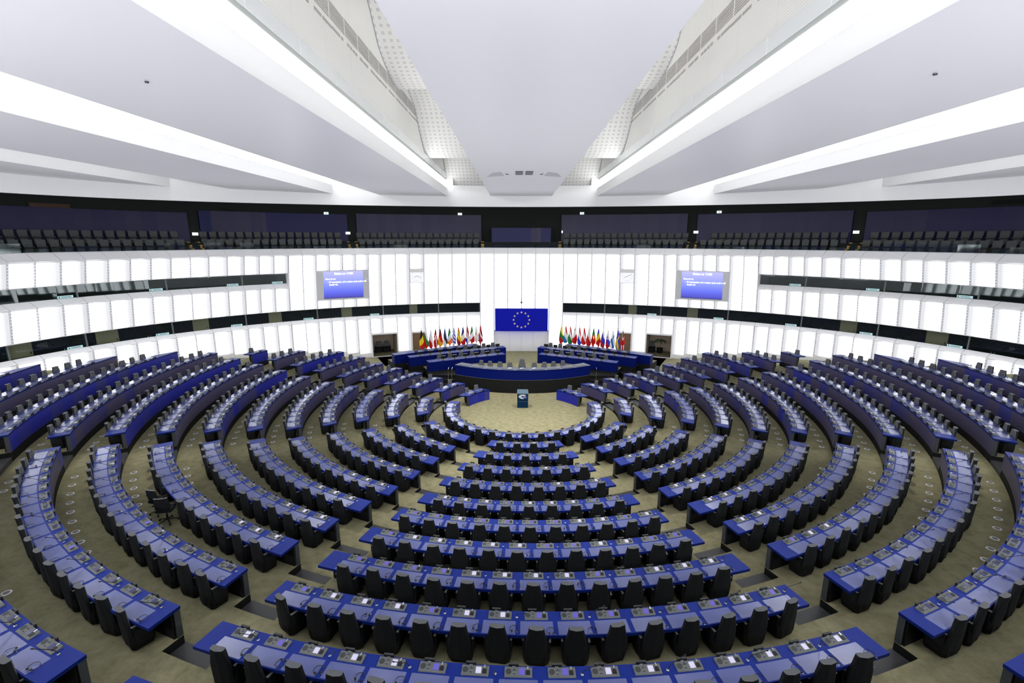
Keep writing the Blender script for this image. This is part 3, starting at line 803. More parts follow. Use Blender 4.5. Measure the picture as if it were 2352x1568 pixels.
def mic_mb(lean=R(35)):
    m = MB(); m.lathe([(0,0),(.028,0),(.028,.012),(.014,.02),(0,.02)], n=10, mi=1)
    pts = [Vector((0,0,.015))]; L_ = .42
    for k in range(1, 9):
        a = R(88)-(R(88)-lean)*min(1, k/4); pts.append(pts[-1]+Vector((0,-cos(a),sin(a)))*L_/8)
    m.tube(pts, .007, 5, 0); d = (pts[-1]-pts[-2]).normalized()
    m.tube([pts[-1], pts[-1]+d*.012, pts[-1]+d*.04, pts[-1]+d*.05], [.007,.014,.014,.006], 7, 0)
    return m
mic_m = mic_mb(); mic = mic_m.build('gooseneck_microphone', ['console_dark', 'steel']); tag(mic, 'mic', 'microphone', 'gooseneck microphones on the desks')
c1 = {'con':0,'plate':0,'head':0,'mic':0}
rc, rp, rh, rm = MB(), MB(), MB(), MB()
usedp = {}
def place1(root, key, loc, rz, lab, flat, flatmb, mi_map=None, rx=None):
    rot = (rx[0], rx[1], rz) if rx else None
    if c1[key] < 300:
        if not usedp.get(root.name):
            usedp[root.name] = 1; root.location = loc; root.rotation_euler = rot if rot else (0,0,rz); root['label'] = lab
        else: clone(root, loc, rz, lab, rot=rot)
        c1[key] += 1
    else: flatmb.merge(flat, Matrix.Translation(loc) @ Matrix.Rotation(rz, 4, 'Z'))
for s_ in vis:
    sk = screen_kind(s_)
    dz = HD
    loc, rz = seat_M(s_, .098, dz, 0, .0)
    place1(con_roots[sk][0], 'con', loc, rz, ('grey console with %s screen, ' % {'w':'white','b':'blue','o':'dark'}[sk])+where(s_), con_all[sk], rc)
    loc, rz = seat_M(s_, .022, dz, 0, -.055)
    place1(plr, 'plate', loc, rz, 'black number plate, '+where(s_), pl, rp)
    if rnd.random() < .92:
        loc, rz = seat_M(s_, .345+rnd.uniform(-.03,.03), dz+.005, rnd.uniform(-.6,.6)+(pi if rnd.random() < .15 else 0), .215+rnd.uniform(-.03,.03))
        place1(hs, 'head', loc, rz, 'dark headset, '+where(s_), hs_m, rh)
    if s_['q'] % 2 == 0:
        loc, rz = seat_M(s_, .12, dz, rnd.uniform(-.9,1.6) if s_['key'] == 'C0' else rnd.uniform(-.5,.7), .235)
        place1(mic, 'mic', loc, rz, 'gooseneck microphone, '+where(s_), mic_m, rm)
for m, mats, nm, lab, cat, g in ((rc, cmats, 'desk_consoles', 'many tiny grey voting consoles along the far rows of desks', 'console', 'voting consoles on the desks'),
        (rp, ['console_dark'], 'seat_number_plates', 'many tiny black number plates along the far rows of desks', 'number plate', 'seat number plates'),
        (rh, ['console_dark','steel'], 'headsets', 'many tiny dark headsets along the far rows of desks', 'headset', 'headsets on the desks'),
        (rm, ['console_dark','steel'], 'gooseneck_microphones', 'many thin gooseneck microphones along the far rows of desks', 'microphone', 'gooseneck microphones on the desks')):
    if m.v: tag(m.build(nm, mats), lab, cat, g, 'stuff')

# two pulled-out office chairs on five-star bases among the left desks
def office_parts():
    b_, s_, st, h = MB(), MB(), MB(), MB()
    rr = []
    for w0, y, z in ((.20,-.20,.52),(.235,-.225,.62),(.235,-.25,.76),(.225,-.27,.90),(.20,-.285,.98)):
        rr.append([Vector(p) for p in ((-w0,y+.05,z),(-w0*.7,y,z),(0,y-.03,z),(w0*.7,y,z),(w0,y+.05,z),(w0*.7,y+.04,z),(0,y+.015,z),(-w0*.7,y+.04,z))])
    b_.loft(rr)
    h.tube([(-.20,-.24,.985),(-.1,-.295,1.0),(0,-.31,1.003),(.1,-.295,1.0),(.20,-.24,.985)], .018, 6)
    s_.loft([[Vector(p) for p in ((-.24*q,-.2,z),(.24*q,-.2,z),(.25*q,.1,z),(.2*q,.24,z),(-.2*q,.24,z),(-.25*q,.1,z))] for q, z in ((.9,.43),(1,.46),(1,.49),(.92,.515))])
    st.lathe([(.03,.09),(.03,.25),(.02,.25),(.02,.43)], n=8)
    for k in range(5):
        a = 2*pi*k/5+.3; st.tube([(0,0,.11),(.16*cos(a),.16*sin(a),.085),(.30*cos(a),.30*sin(a),.062)], [.022,.018,.013], 6)
        st.lathe([(0,0),(.03,.008),(.03,.045),(0,.055)], (.30*cos(a),.30*sin(a),0), 8)
    ar = []
    for sx in (-1, 1):
        a = MB(); a.tube([(sx*.23,-.05,.47),(sx*.29,-.05,.5),(sx*.295,-.04,.66)], .014, 6); a.hexa([(sx*.265,-.16,.66),(sx*.325,-.16,.66),(sx*.32,.10,.66),(sx*.27,.10,.66),(sx*.265,-.16,.69),(sx*.325,-.16,.69),(sx*.32,.10,.685),(sx*.27,.10,.685)])
        ar.append(a)
    return b_, h, s_, st, ar
def office(loc, rz, lab, base=[None]):
    if base[0] is None:
        b_, h, s_, st, ar = office_parts(); r_ = empty('office_chair', loc, lab, 'chair', 'office chairs among the desks', rz)
        bb = b_.build('backrest', 'chair', r_); h.build('top_rail', 'chair_arm', bb); s_.build('seat', 'chair', r_); st.build('star_base', 'black', r_)
        for a in ar: a.build('armrest', 'chair', r_)
        base[0] = r_
    else: clone(base[0], loc, rz, lab)
k_ = 0
for s_ in vis:
    if is_office(s_):
        loc, rz = seat_M(s_, .60 if s_['key'] == 'B-' else .5, 0, (.9, .5, -.3, .2)[k_ % 4])
        office(loc, rz, ('pulled-out five-star office chair, '+where(s_))); k_ += 1

# ------------------------------------------------------------------ round floor outlets
vm = MB(); vm.lathe([(.0,0),(.115,0),(.115,.006),(.085,.009),(.0,.009)], n=20); 
v2 = MB(); v2.lathe([(0,.009),(.075,.009),(.075,.011),(0,.011)], n=16)
vroot = vm.build('floor_outlet', 'outlet'); v2.build('grille', 'console', vroot); tag(vroot, 'o', 'floor vent', 'round floor vents behind the chairs')
vfirst = True; vc = 0
for sg in (-1, 1):
    for i in range(1, 12):
        for key, lo, hi in (('B', max(30, BL('b', RR(i+1))+1), BL('c', RR(i+1))-1.0), ('C', BL('d', RR(i+1))+1.0, 82)):
            st = SP/RR(i+1)*57.2958; nn = int((hi-lo)/st); q = 0
            for j in range(nn):
                be = hi-st*(j+.5) if key == 'B' else lo+st*(j+.5)
                if key == 'B' and be < 34: continue
                if key == 'C' and be > 76: continue
                loc = pol(RR(i+1)-.225, sg*be, FZ(i)); q += 1
                if not seen(loc, 0) or vc >= 300: continue
                lb = 'round floor outlet, %s from far aisle, behind %s row %s' % (ORD[min(q,28)], BLK[key+('-' if sg < 0 else '+')], ORD[i]) if key == 'B' else 'round floor outlet, %s from near aisle, behind %s row %s' % (ORD[min(q,28)], BLK[key+('-' if sg < 0 else '+')], ORD[i])
                if vfirst: vroot.location = loc; vroot['label'] = lb; vfirst = False
                else: clone(vroot, loc, 0, lb)
                vc += 1

# ------------------------------------------------------------------ podium
pf = MB()
PA, PB_, PC = [(-4.70,5.10),(-2.78,6.06),(-.87,6.93)], [(-5.83,5.85),(-3.4,7.16),(-.89,8.30)], [(-6.68,6.12),(-4.6,7.45),(-2.45,8.72)]
def mir(pts): return [(-x, y) for x, y in pts]
def offs(pts, d):
    o = []
    for k, p in enumerate(pts):
        a = Vector(pts[max(k-1,0)]); b_ = Vector(pts[min(k+1,len(pts)-1)]); t = (b_-a).normalized(); nrm = Vector((-t.y, t.x))
        if nrm.y < 0: nrm = -nrm
        o.append((p[0]+nrm.x*d, p[1]+nrm.y*d))
    return o
def U(poly): return [(S*x, S*y) for x, y in poly]
def H(z): return S*(z+Z0)
plat = MB()
arc = [(5.88*sin(R(a)), 9-5.88*cos(R(a))) for a in [-33.9+67.8*k/28 for k in range(29)]]
plat.prism(U(arc+[(2.6,6.3),(-2.6,6.3)]), H(-.46), H(.17), 0, 1)
structure(plat.build('floor_podium', ['carpet', 'riser']))
for sg, nm in ((1,'left'), (-1,'right')):
    f_ = (lambda p: p) if sg == 1 else mir
    m = MB()
    for pts, nxt, zf in ((PA, offs(PA,1.15), .02), (PB_, offs(PB_,1.1), .08), (PC, offs(PC,1.2), .14)):
        poly = f_(offs(pts,.02)+nxt[::-1]); 
        if sg == -1: poly = poly[::-1]
        m.prism(U(poly), H(-.46), H(zf), 0, 1)
    # dark flight of steps between the platforms
    for j, (y0, z) in enumerate(((3.95,-.30),(4.25,-.14),(4.55,.01))):
        xs = (-4.7,-3.3) if sg == 1 else (3.3,4.7)
        m.prism(U([(xs[0],y0),(xs[1],y0),(xs[1],5.4),(xs[0],5.4)]), H(-.46), H(z), 1, 1)
    for (x, y, zz, w_) in ((-5.75,5.2,-.3,.9),(-5.5,5.45,-.15,.8),(-6.6,5.75,-.3,.8)):
        m.prism(U([(sg*x-w_/2,y),(sg*x+w_/2,y),(sg*x+w_/2,y+.6),(sg*x-w_/2,y+.6)]), H(-.46), H(zz), 1, 1)
    structure(m.build('floor_podium_'+nm, ['carpet', 'riser']))
def pdesk(pts, zt, zf, depth, label, pads, name='podium_desk', group='desks of the podium', mirrored=False):
    back = offs(pts, depth)
    g = (lambda p: p) if not mirrored else mir
    fr, bk_ = g(pts), g(back)
    c0 = fr[len(fr)//2]; org = P(c0[0], c0[1], zf)
    t = empty(name, org, label, 'desk', group)
    def poly(a, b_):
        q = a+b_[::-1]; ar_ = sum(q[k][0]*q[(k+1)%len(q)][1]-q[(k+1)%len(q)][0]*q[k][1] for k in range(len(q)))
        return U(q if ar_ > 0 else q[::-1])
    MB().prism(poly(fr, bk_), H(zt-.03), H(zt), 0, 1).build('desktop', ['desk' if pads != 'dark' else 'podium_top', 'podium_desk'], t, org)
    MB().prism(poly(g(offs(pts,.02)), g(offs(pts,.07))), H(zf), H(zt-.03)).build('front_panel', 'podium_desk', t, org)
    for e in (0, -1):
        a, b_ = Vector(g(offs(pts,.02))[e]), Vector(g(offs(pts,depth-.03))[e]); dx = .05 if (a.x < Vector(fr[len(fr)//2]).x) else -.05
        MB().prism(poly([tuple(a),tuple(b_)], [(a.x+dx,a.y),(b_.x+dx,b_.y)]), H(zf), H(zt-.03)).build('end_panel', 'podium_desk', t, org)
    return t, org
def lerp_pts(pts, s_):
    # point along the polyline by fraction
    seg = [(Vector(a), Vector(b_)) for a, b_ in zip(pts, pts[1:])]; ln = [(b_-a).length for a, b_ in seg]; d = s_*sum(ln)
    for (a, b_), l in zip(seg, ln):
        if d <= l+1e-9: return a+(b_-a)*(d/l), (b_-a).normalized()
        d -= l
    return seg[-1][1], (seg[-1][1]-seg[-1][0]).normalized()
pres, porg = pdesk(arc, .65, .17, .55, 'long curved dark blue presiding desk on the black podium, facing the chamber', 'dark', 'presidium_desk')
np_ = 9
for k in range(np_):
    s0 = (k+.62)/(np_+.24); a = -33.9+67.8*s0
    q = [(r*sin(R(a+da)), 9-r*cos(R(a+da))) for r, da in ((5.80,-2.9),(5.80,2.9),(5.42,2.9),(5.42,-2.9))]
    MB().prism(U(q), H(.651), H(.662)).build('desk_pad', 'podium_pad', pres, porg)
def emblem(mb, M, w_):
    # fan of a half-round chamber beside a small blue square with a ring of stars
    e = MB(); n_ = 20
    for r0, r1 in ((.80,1.0),(.40,.66)):
        for k in range(n_):
            a0, a1 = R(35+250*k/n_), R(35+250*(k+1)/n_)
            e.quad((r0*cos(a0),0,.55*r0*sin(a0)), (r0*cos(a1),0,.55*r0*sin(a1)), (r1*cos(a1),0,.55*r1*sin(a1)), (r1*cos(a0),0,.55*r1*sin(a0)))
    e.quad((.12,-.004,-.42), (.95,-.004,-.42), (.95,-.004,.16), (.12,-.004,.16), 1)
    for k in range(12):
        a = 2*pi*k/12; x, z = .535+.2*cos(a), -.13+.2*sin(a)
        e.quad((x-.03,-.008,z-.03), (x+.03,-.008,z-.03), (x+.03,-.008,z+.03), (x-.03,-.008,z+.03), 2)
    for v in e.v: v *= w_
    mb.merge(e, M)
for k, x in enumerate((-.58,-.02,.55)):
    mb = MB(); a = math.degrees(math.asin(x/5.75)); c = P(5.75*sin(R(a)), 9-5.75*cos(R(a)), .666)
    emblem(mb, Matrix.Translation(c+Vector((0,.25,.004))) @ Matrix.Rotation(R(a), 4, 'Z') @ Matrix.Rotation(R(-72), 4, 'X') , .17)
    o = mb.build('emblem', ['emblem_white', 'emblem_blue', 'gold'], pres, porg)
XS = [-2.08,-1.63,-1.13,-.64,-.03,.58,1.08,1.55,2.03]
for k, x in enumerate(XS):
    a = math.degrees(math.asin(x/5.2)); loc = P(5.16*sin(R(a)), 9-5.16*cos(R(a)), .17)
    lb = 'desk chair behind the presiding desk, %s from the left' % ORD[k+1]
    o = clone(ch_root, loc, R(a)+pi if False else R(a)+pi, lb, 'chairs at the presiding desk')
    if k == 4:
        o['label'] = 'tall middle chair behind the presiding desk, higher than its neighbours'
        o.scale = (1.12,1.12,1.28)
# side desks of the podium
sides = [(PA,.50,.02,'front'),(PB_,.56,.08,'middle'),(PC,.62,.14,'rear')]
mon = MB(); mon.box(-.20,.20,-.02,.02,.10,.36,0); mon.box(-.20,.20,-.021,.021,.345,.362,1)
mon_s = MB().box(-.02,.02,-.0,.04,.01,.14).add([], [])
mon_b = MB().box(-.10,.10,-.07,.09,0,.012)
mroot = mon.build('monitor', ['monitor', 'monitor_edge']); mon_s.build('stand', 'monitor', mroot); mon_b.build('foot', 'monitor', mroot); tag(mroot, 'm', 'monitor', 'monitors on the podium side desks')
mfirst = True
for sg, nm in ((1,'left'), (-1,'right')):
    for pts, zt, zf, lv in sides:
        t, org = pdesk(pts, zt, zf, .5, 'dark blue %s desk row on the %s side of the podium' % (lv, nm), 'x', 'podium_side_desk', 'desks of the podium', sg == -1)
        nseat = {'front':6,'middle':9,'rear':0}[lv]
        for k in range(nseat):
            s0 = (k+1.1)/(nseat+.9) if lv != 'front' else (k+1.35)/(nseat+1.0)
            if s0 > .985: continue
            p0, td = lerp_pts(pts, s0); nrm = Vector((-td.y, td.x))
            ang = math.atan2(td.y, td.x)
            pc = p0+nrm*.78; x, y = pc.x, pc.y; rz = ang+pi
            if sg == -1: x = -x; rz = -ang+pi
            clone(ch_root, P(x, y, zf), rz+rnd.gauss(0,.12), 'desk chair at the %s desk, %s side of the podium, %s from the outer end' % (lv, nm, ORD[k+1]), 'chairs on the podium sides')
            pm = p0+nrm*.2; x, y = (pm.x if sg == 1 else -pm.x), pm.y
            if lv != 'rear':
                rz2 = (ang if sg == 1 else -ang)+pi
                lab = 'black monitor on the %s desk, %s side of the podium, %s from the outer end' % (lv, nm, ORD[k+1])
                if mfirst: mroot.location = P(x, y, zt); mroot.rotation_euler = (0,0,rz2); mroot['label'] = lab; mfirst = False
                else: clone(mroot, P(x, y, zt), rz2, lab)
            ph = MB(); q = [p0+nrm*.12-td*.17, p0+nrm*.12+td*.17, p0+nrm*.42+td*.17, p0+nrm*.42-td*.17]
            q = [(v.x*sg, v.y) for v in q]
            if sg == -1: q = q[::-1]
            ph.prism(U(q), H(zt)+.001, H(zt)+.006).build('desk_pad', 'podium_pad', t, org)
# rails
def rail(loc, lab, two):
    m = MB(); t = empty('handrail', loc, lab, 'handrail', 'handrails by the podium steps')
    for k in range(2 if two else 1):
        x = -.14+.28*k if two else 0
        p = MB(); p.tube([(x,0,0),(x,0,.82),(x+.01,.06,.90),(x+.02,.16,.90),(x+.02,.45,.86 if not two else .9)], .022, 8); p.build('post', 'chrome', t)
        p = MB().lathe([(0,0),(.07,0),(.07,.015),(0,.02)], (x,0,0), 10); p.build('foot_plate', 'chrome', t)
rail(P(-3.53,4.22,-.14), 'pair of chrome handrail posts at the left end of the presiding desk', True)
rail(P(3.62,4.45,-.14), 'single chrome handrail post at the right end of the presiding desk', False)
# lectern on the open floor
lt = empty('lectern', P(-.025,1.22,-.46), 'teal blue speaker lectern with emblem standing alone on the open floor', 'lectern')
m = MB(); m.hexa([(-.37,-.10,.0),(.37,-.10,.0),(.35,.38,.0),(-.35,.38,.0),(-.37,-.10,.98),(.37,-.10,.98),(.35,.38,1.10),(-.35,.38,1.10)]); m.build('body', 'lectern', lt)
m = MB(); m.hexa([(-.39,-.12,.98),(.39,-.12,.98),(.37,.42,1.11),(-.37,.42,1.11),(-.39,-.12,1.03),(.39,-.12,1.03),(.37,.42,1.16),(-.37,.42,1.16)]); m.build('top_panel', 'lectern_top', lt)
m = MB(); m.box(-.375,.375,-.108,-.098,.43,.445); m.build('groove', 'lectern_top', lt)
m = MB(); emblem(m, Matrix.Translation((0,-.112,.80)), .27); m.build('emblem', ['emblem_white', 'emblem_blue', 'gold'], lt)
for sx in (-1, 1):
    m = MB(); m.tube([(sx*.22,.35,1.12),(sx*.25,.33,1.35),(sx*.22,.22,1.52)], .008, 6); m.tube([(sx*.22,.22,1.52),(sx*.21,.19,1.555)], .014, 6); m.build('microphone', 'console_dark', lt)

# ------------------------------------------------------------------ banner, screens, clocks, camera
bt = MB(); zb, zt = .93, 2.37
for k in range(16):
    x0, x1 = -1.645+3.29*k/16, -1.645+3.29*(k+1)/16
    bt.hexa([P(x0,11.33,zb),P(x1,11.33,zb),P(x1,11.36,zb),P(x0,11.36,zb),P(x0,11.33,zt),P(x1,11.33,zt),P(x1,11.36,zt),P(x0,11.36,zt)])
bn = bt.build('banner', 'banner'); tag(bn, 'large blue banner with a ring of twelve gold stars on the end wall', 'banner')
for k in range(12):
    a = 2*pi*k/12; cx, cz = .49*sin(a), 1.65+.475*cos(a); pts = []
    for j in range(10):
        r = .085 if j % 2 == 0 else .034; b_ = pi*j/5; pts.append((cx+r*sin(b_), cz+r*cos(b_)))
    m = MB(); vs = [P(x,11.322,z) for x, z in pts]+[P(cx,11.318,cz)]
    m.add(vs, [(j,(j+1)%10,10) for j in range(10)]); m.build('star', 'star', bn)
m = MB(); m.box(-.04,.04,-.02,.02,0,.02); m.tube([(0,0,0),(0,0,-.12)], .02, 6); m.lathe([(0,-.30),(.09,-.27),(.11,-.2),(.09,-.13),(0,-.11)], n=12)
mm = MB(); mm.merge(m, Matrix.Translation(P(0,11.60,2.83))); tag(mm.build('dome_camera', 'console_dark'), 'small dark dome camera above the blue banner', 'camera')
def screen(sg):
    tc = sg*31.88; z0, z1 = 3.17, 4.82
    t = empty('projection_screen', E(tc,.1,z0), 'blue agenda screen in a grey surround, %s of the banner' % ('left' if sg < 0 else 'right'), 'screen', 'agenda screens on the wall')
    org = E(tc,.1,z0)
    a, b_ = (27.46, 36.32) if sg > 0 else (-36.32, -27.46)
    m = MB(); m.quad(E(a,poff(z0)-.01,z0), E(b_,poff(z0)-.01,z0), E(b_,poff(z1)-.01,z1), E(a,poff(z1)-.01,z1)); m.build('surround', 'screen_frame', t, org)
    a, b_ = (28.42, 35.3) if sg > 0 else (-35.2, -28.45)
    c00, c10, c11, c01 = E(a,poff(3.24)+.03,3.24), E(b_,poff(3.24)+.03,3.24), E(b_,poff(4.78)+.03,4.78), E(a,poff(4.78)+.03,4.78)
    m = MB(); m.quad(c00, c10, c11, c01, 0, [(0,0),(1,0),(1,1),(0,1)]); m.build('picture', 'big_screen', t, org)
    ex = (c10-c00); ez = (c01-c00); nrm = ez.cross(ex).normalized(); 
    if nrm.y > 0: nrm = -nrm
    W_, Hh = ex.length, ez.length; ex = ex.normalized(); ez = ez.normalized()
    def line(txt, x, y, size, al='LEFT'):
        cu = bpy.data.curves.new('t', 'FONT'); cu.body = txt; cu.size = size; cu.align_x = al; cu.offset = .006*size/.2
        o = bpy.data.objects.new('t', cu); COL.objects.link(o)
        dg = bpy.context.evaluated_depsgraph_get(); me = bpy.data.meshes.new_from_object(o.evaluated_get(dg)); bpy.data.objects.remove(o)
        me.materials.clear(); me.materials.append(MATS['screen_text'])
        M = Matrix(((ex.x,ez.x,nrm.x,0),(ex.y,ez.y,nrm.y,0),(ex.z,ez.z,nrm.z,0),(0,0,0,1))); p = c00+ex*(x*W_)+ez*(y*Hh)+nrm*.02-org
        me.transform(Matrix.Translation(p) @ M); q = bpy.data.objects.new('text_line', me); COL.objects.link(q); q.parent = t
    line('Sitting at 17:00', .5, .885, .27, 'CENTER'); line('First item:', .045, .70, .215)
    line('\u2022 Resumption of session and order of', .10, .585, .222); line('business', .135, .49, .222)
screen(-1); screen(1)
def clock(sg):
    t0 = sg*18.97; M = wall_frame(t0, poff(4.42)+.015, 4.42)
    m = MB(); q = MB(); q.box(-.62,.62,-.03,.0,-.62,.62); m.merge(q, M); o = m.build('wall_clock', 'clock_face'); tag(o, 'square white wall clock with thin grey marks, %s of the banner' % ('left' if sg < 0 else 'right'), 'clock', 'clocks on the light wall')
    m = MB(); q = MB()
    for k in range(12):
        a = 2*pi*k/12; x, z = .46*sin(a), .46*cos(a); q.box(x-.025,x+.025,-.036,-.03,z-.02,z+.02)
    m.merge(q, M); m.build('hour_mark', 'seam', o)
    for ang, ln in ((R(-118),.30),(R(118 if sg < 0 else 70),.42)):
        m = MB(); q = MB(); q.tube([(0,-.035,0),(ln*sin(ang),-.035,ln*cos(ang))], .014, 4); m.merge(q, M); m.build('hand', 'leg', o)
clock(-1); clock(1)

# ------------------------------------------------------------------ niches and doors in the end wall
nic = MB(); nf = MB()
for sg in (-1, 1):
    a, b_ = sorted((sg*22.9, sg*27.3)); zb, zt = -.42, .92; dp = -1.7
    nic.quad(E(a,dp,zb), E(b_,dp,zb), E(b_,dp,zt), E(a,dp,zt)); nic.quad(E(a,0,zb), E(a,dp,zb), E(a,dp,zt), E(a,0,zt)); nic.quad(E(b_,0,zb), E(b_,dp,zb), E(b_,dp,zt), E(b_,0,zt))
    nic.quad(E(a,0,zt), E(b_,0,zt), E(b_,dp,zt), E(a,dp,zt)); nic.quad(E(a,.02,zb), E(b_,.02,zb), E(b_,dp,zb), E(a,dp,zb), 1)
    w_ = .22
    def fb(t0, t1, z0, z1): nf.hexa([E(t0,-.05,z0),E(t1,-.05,z0),E(t1,.05,z0),E(t0,.05,z0),E(t0,-.05,z1),E(t1,-.05,z1),E(t1,.05,z1),E(t0,.05,z1)])
    fb(a-w_,a,-.46,zt+.09); fb(b_,b_+w_,-.46,zt+.09); fb(a,b_,zt,zt+.09); fb(a-w_,b_+w_,-.5,zb)
    a, b_ = sorted((sg*17.85, sg*20.1))
    d = MB(); d.hexa([E(a,-.12,-.46),E(b_,-.12,-.46),E(b_,-.06,-.46),E(a,-.06,-.46),E(a,-.12,.9),E(b_,-.12,.9),E(b_,-.06,.9),E(a,-.06,.9)])
    dd = structure(d.build('door_%d' % (20+(sg > 0)), 'brown'))
    M = wall_frame(sg*18.2, -.05, .1); h = MB(); q = MB(); q.box(-.05,.05,-.08,0,-.08,.08); h.merge(q, M); h.build('door_handle', 'steel', dd)
    fb(a-.15,a,-.46,.98); fb(b_,b_+.15,-.46,.98); fb(a,b_,.9,.98)
structure(nic.build('wall_niche', ['niche', 'carpet'])); structure(nf.build('trim_2', 'white'))
for k, t0 in enumerate((-25.7,-24.35)):
    p = E(t0,-1.1,-.42); clone(ch_root, p, pi+R(-t0*0)+.25, 'dark chair standing in the left wall niche, %s one' % ('left' if k == 0 else 'right'), 'chairs in the left niche').scale = (1.35,1.2,1.05)
clone(ch_root, E(22.95+.45,-1.2,-.42), pi-.3, 'dark chair half hidden at the left edge of the right wall niche', 'chair in the right niche').scale = (1.2,1.2,1.05)
pr_ = empty('potted_palm', E(24.9,-1.1,-.42), 'potted palm with drooping fronds in the right wall niche', 'plant')
m = MB().lathe([(0,0),(.26,0),(.30,.50),(.28,.52),(.25,.48),(0,.48)], n=14); m.build('pot', 'black', pr_)
m = MB().tube([(0,0,.48),(.02,0,.8),(.0,0,1.1)], [.03,.025,.02], 6); m.build('stem', 'brown', pr_)
m = MB(); rl = random.Random(5)
for k in range(11):
    a = 2*pi*k/11+.2; pts = []
    for j in range(7):
        s0 = j/6; pts.append(Vector((.75*s0*cos(a), .4*s0*sin(a), 1.1+.55*s0*(1-s0)*2.4*(.6+.4*((k*7)%5)/4)-.18*s0*s0)))
    for j in range(6):
        w0, w1 = .10*sin(pi*(j+.2)/6.4), .10*sin(pi*(j+1.2)/6.4) if j < 5 else .005
        sd = Vector((-sin(a),cos(a),-.35)); m.quad(pts[j]-sd*w0, pts[j]+sd*w0, pts[j+1]+sd*w1, pts[j+1]-sd*w1)
m.build('fronds', 'leaf', pr_)

# ------------------------------------------------------------------ flags
K = dict(bk=(.012,.012,.014), ye=(.80,.56,.02), rd=(.50,.006,.010), wh=(.78,.78,.78), gn=(.015,.20,.035), bl=(.03,.05,.50), or_=(.85,.18,.02), nv=(.012,.02,.12), dr=(.30,.012,.03), lb=(.02,.14,.45), gd=(.70,.36,.02), dk=(.03,.035,.045), eb=(.04,.10,.36), gr=(.20,.21,.20))
for k_, c in K.items(): mat('cloth_'+k_, c, 0.8, spec=0.2)
KI = list(K)
def vt(a, b_, c, t1=.36, t2=.62, sl=-.28):
    return lambda u, w: (a if w+(-sl)*(u-.5)*1 < t1 else b_ if w-sl*(u-.5) < t2 else c)
def hz(a, b_, c, t1=.34, t2=.60, sl=1.0):
    def f(u, w):
        q = w-sl*(u-.5)*.55
        return a if q < t1 else b_ if q < t2 else c
    return f
def denmark(u, w):
    q, r = w-.45*(u-.5), w+.35*(u-.5)
    if .36 < r < .45: return 'wh'
    if abs(u-.62-.30*(w-.5)) < .11 and w > .3: return 'wh'
    return 'rd' if w > .33 else 'dr'
def sweden(a, b_):
    def f(u, w):
        r = w+.32*(u-.5)
        if .36 < r < .47: return b_
        if w > .44 and abs(u-.25-.9*(w-.5)) < .20: return b_
        return a
    return f
def greece(u, w): return 'bl' if int((w*9-u*3.2)+9) % 2 == 0 else 'wh'
def spain(u, w):
    q = w-.45*(u-.5)
    if q < .18: return 'dr'
    if q > .66: return 'dr' if u < .75 else 'rd'
    if (u-.42)**2*.5+(w-.38)**2 < .006: return 'gr'
    return 'ye'
def croatia(u, w):
    q = w-.3*(u-.5)
    if q < .30: return 'rd'
    if q < .62 and u < .75: return 'rd' if (int(u*7)+int(w*18)) % 2 == 0 else 'wh'
    if w > .62 and u < .52: return 'bl'
    return 'wh'
def cyprus(u, w): return 'gd' if (u-.38)**2*.6+(w-.45)**2 < .010 else 'wh'
def czech(u, w):
    if w < .62 and u < .22+.1*w: return 'bl'
    return 'rd' if w-.6*(u-.5) > .60 else 'wh'
def portugal(u, w):
    if (u-.5)**2*.45+(w-.47)**2 < .012: return 'ye' if ((u-.5)**2*.45+(w-.47)**2) > .004 else 'wh'
    return 'gn' if w < .36 else 'rd'
def malta(u, w):
    if .12 < w < .2 and u < .6: return 'gr'
    return 'wh' if w+.3*(u-.5) < .52 else 'rd'
def slovenia(u, w):
    if abs(u-.3) < .16 and .27 < w < .36: return 'nv'
    return hz('wh','bl','rd',.36,.72,.8)(u, w)
def slovakia(u, w):
    if (u-.4)**2*.4+(w-.43)**2 < .010: return 'rd' if (u-.4)**2*.4+(w-.43)**2 > .003 else 'wh'
    return hz('wh','bl','rd',.42,.72,.8)(u, w)
def uk(u, w):
    if w < .3: return 'gr' if u < .5 else 'dr'
    if .40 < w+.5*abs(u-.5) < .50: return 'wh'
    if w < .72: return 'rd'
    return ('nv','wh','rd','wh','nv')[min(4, int(u*5))]
FLAGS_L = [('black, yellow and red upright bands',vt('bk','ye','rd',.40,.76)),('white, green and red stripes',hz('wh','gn','rd',.36,.68)),('white and red with a blue wedge',czech),('red with a white cross',denmark),('black, red and gold stripes',hz('bk','rd','gd',.20,.58,.9)),('blue, black and white stripes',hz('eb','dk','wh',.30,.62)),('green, white and orange bands',vt('gn','wh','or_',.36,.66)),('blue and white stripes',greece),('red and yellow with an emblem',spain),('blue, white and red bands',vt('nv','wh','rd',.36,.66)),('red, white and blue with a chequered shield',croatia),('green, white and red bands',vt('gn','wh','rd',.36,.66)),('white with an orange island shape',cyprus),('dark red with a white stripe',hz('dr','wh','dr',.38,.55))]
FLAGS_R = [('yellow, green and red stripes',hz('ye','gn','rd',.38,.68,.7)),('red, white and light blue stripes',hz('rd','wh','lb',.30,.72)),('red, white and green stripes',hz('rd','wh','gn',.28,.60)),('white and red halves with a small cross',malta),('red, white and deep blue stripes',hz('rd','wh','bl',.30,.62)),('red, white and red stripes',hz('rd','wh','rd',.32,.66)),('white and red stripes',hz('wh','wh','rd',.3,.55)),('green and red with a yellow crest',portugal),('blue, yellow and red bands',vt('bl','ye','rd',.28,.60)),('white, blue and red with a dark crest',slovenia),('white, blue and red with a red crest',slovakia),('white with a blue cross',sweden('wh','lb')),('blue with a yellow cross',sweden('bl','ye')),('red, white and blue crossed',uk)]
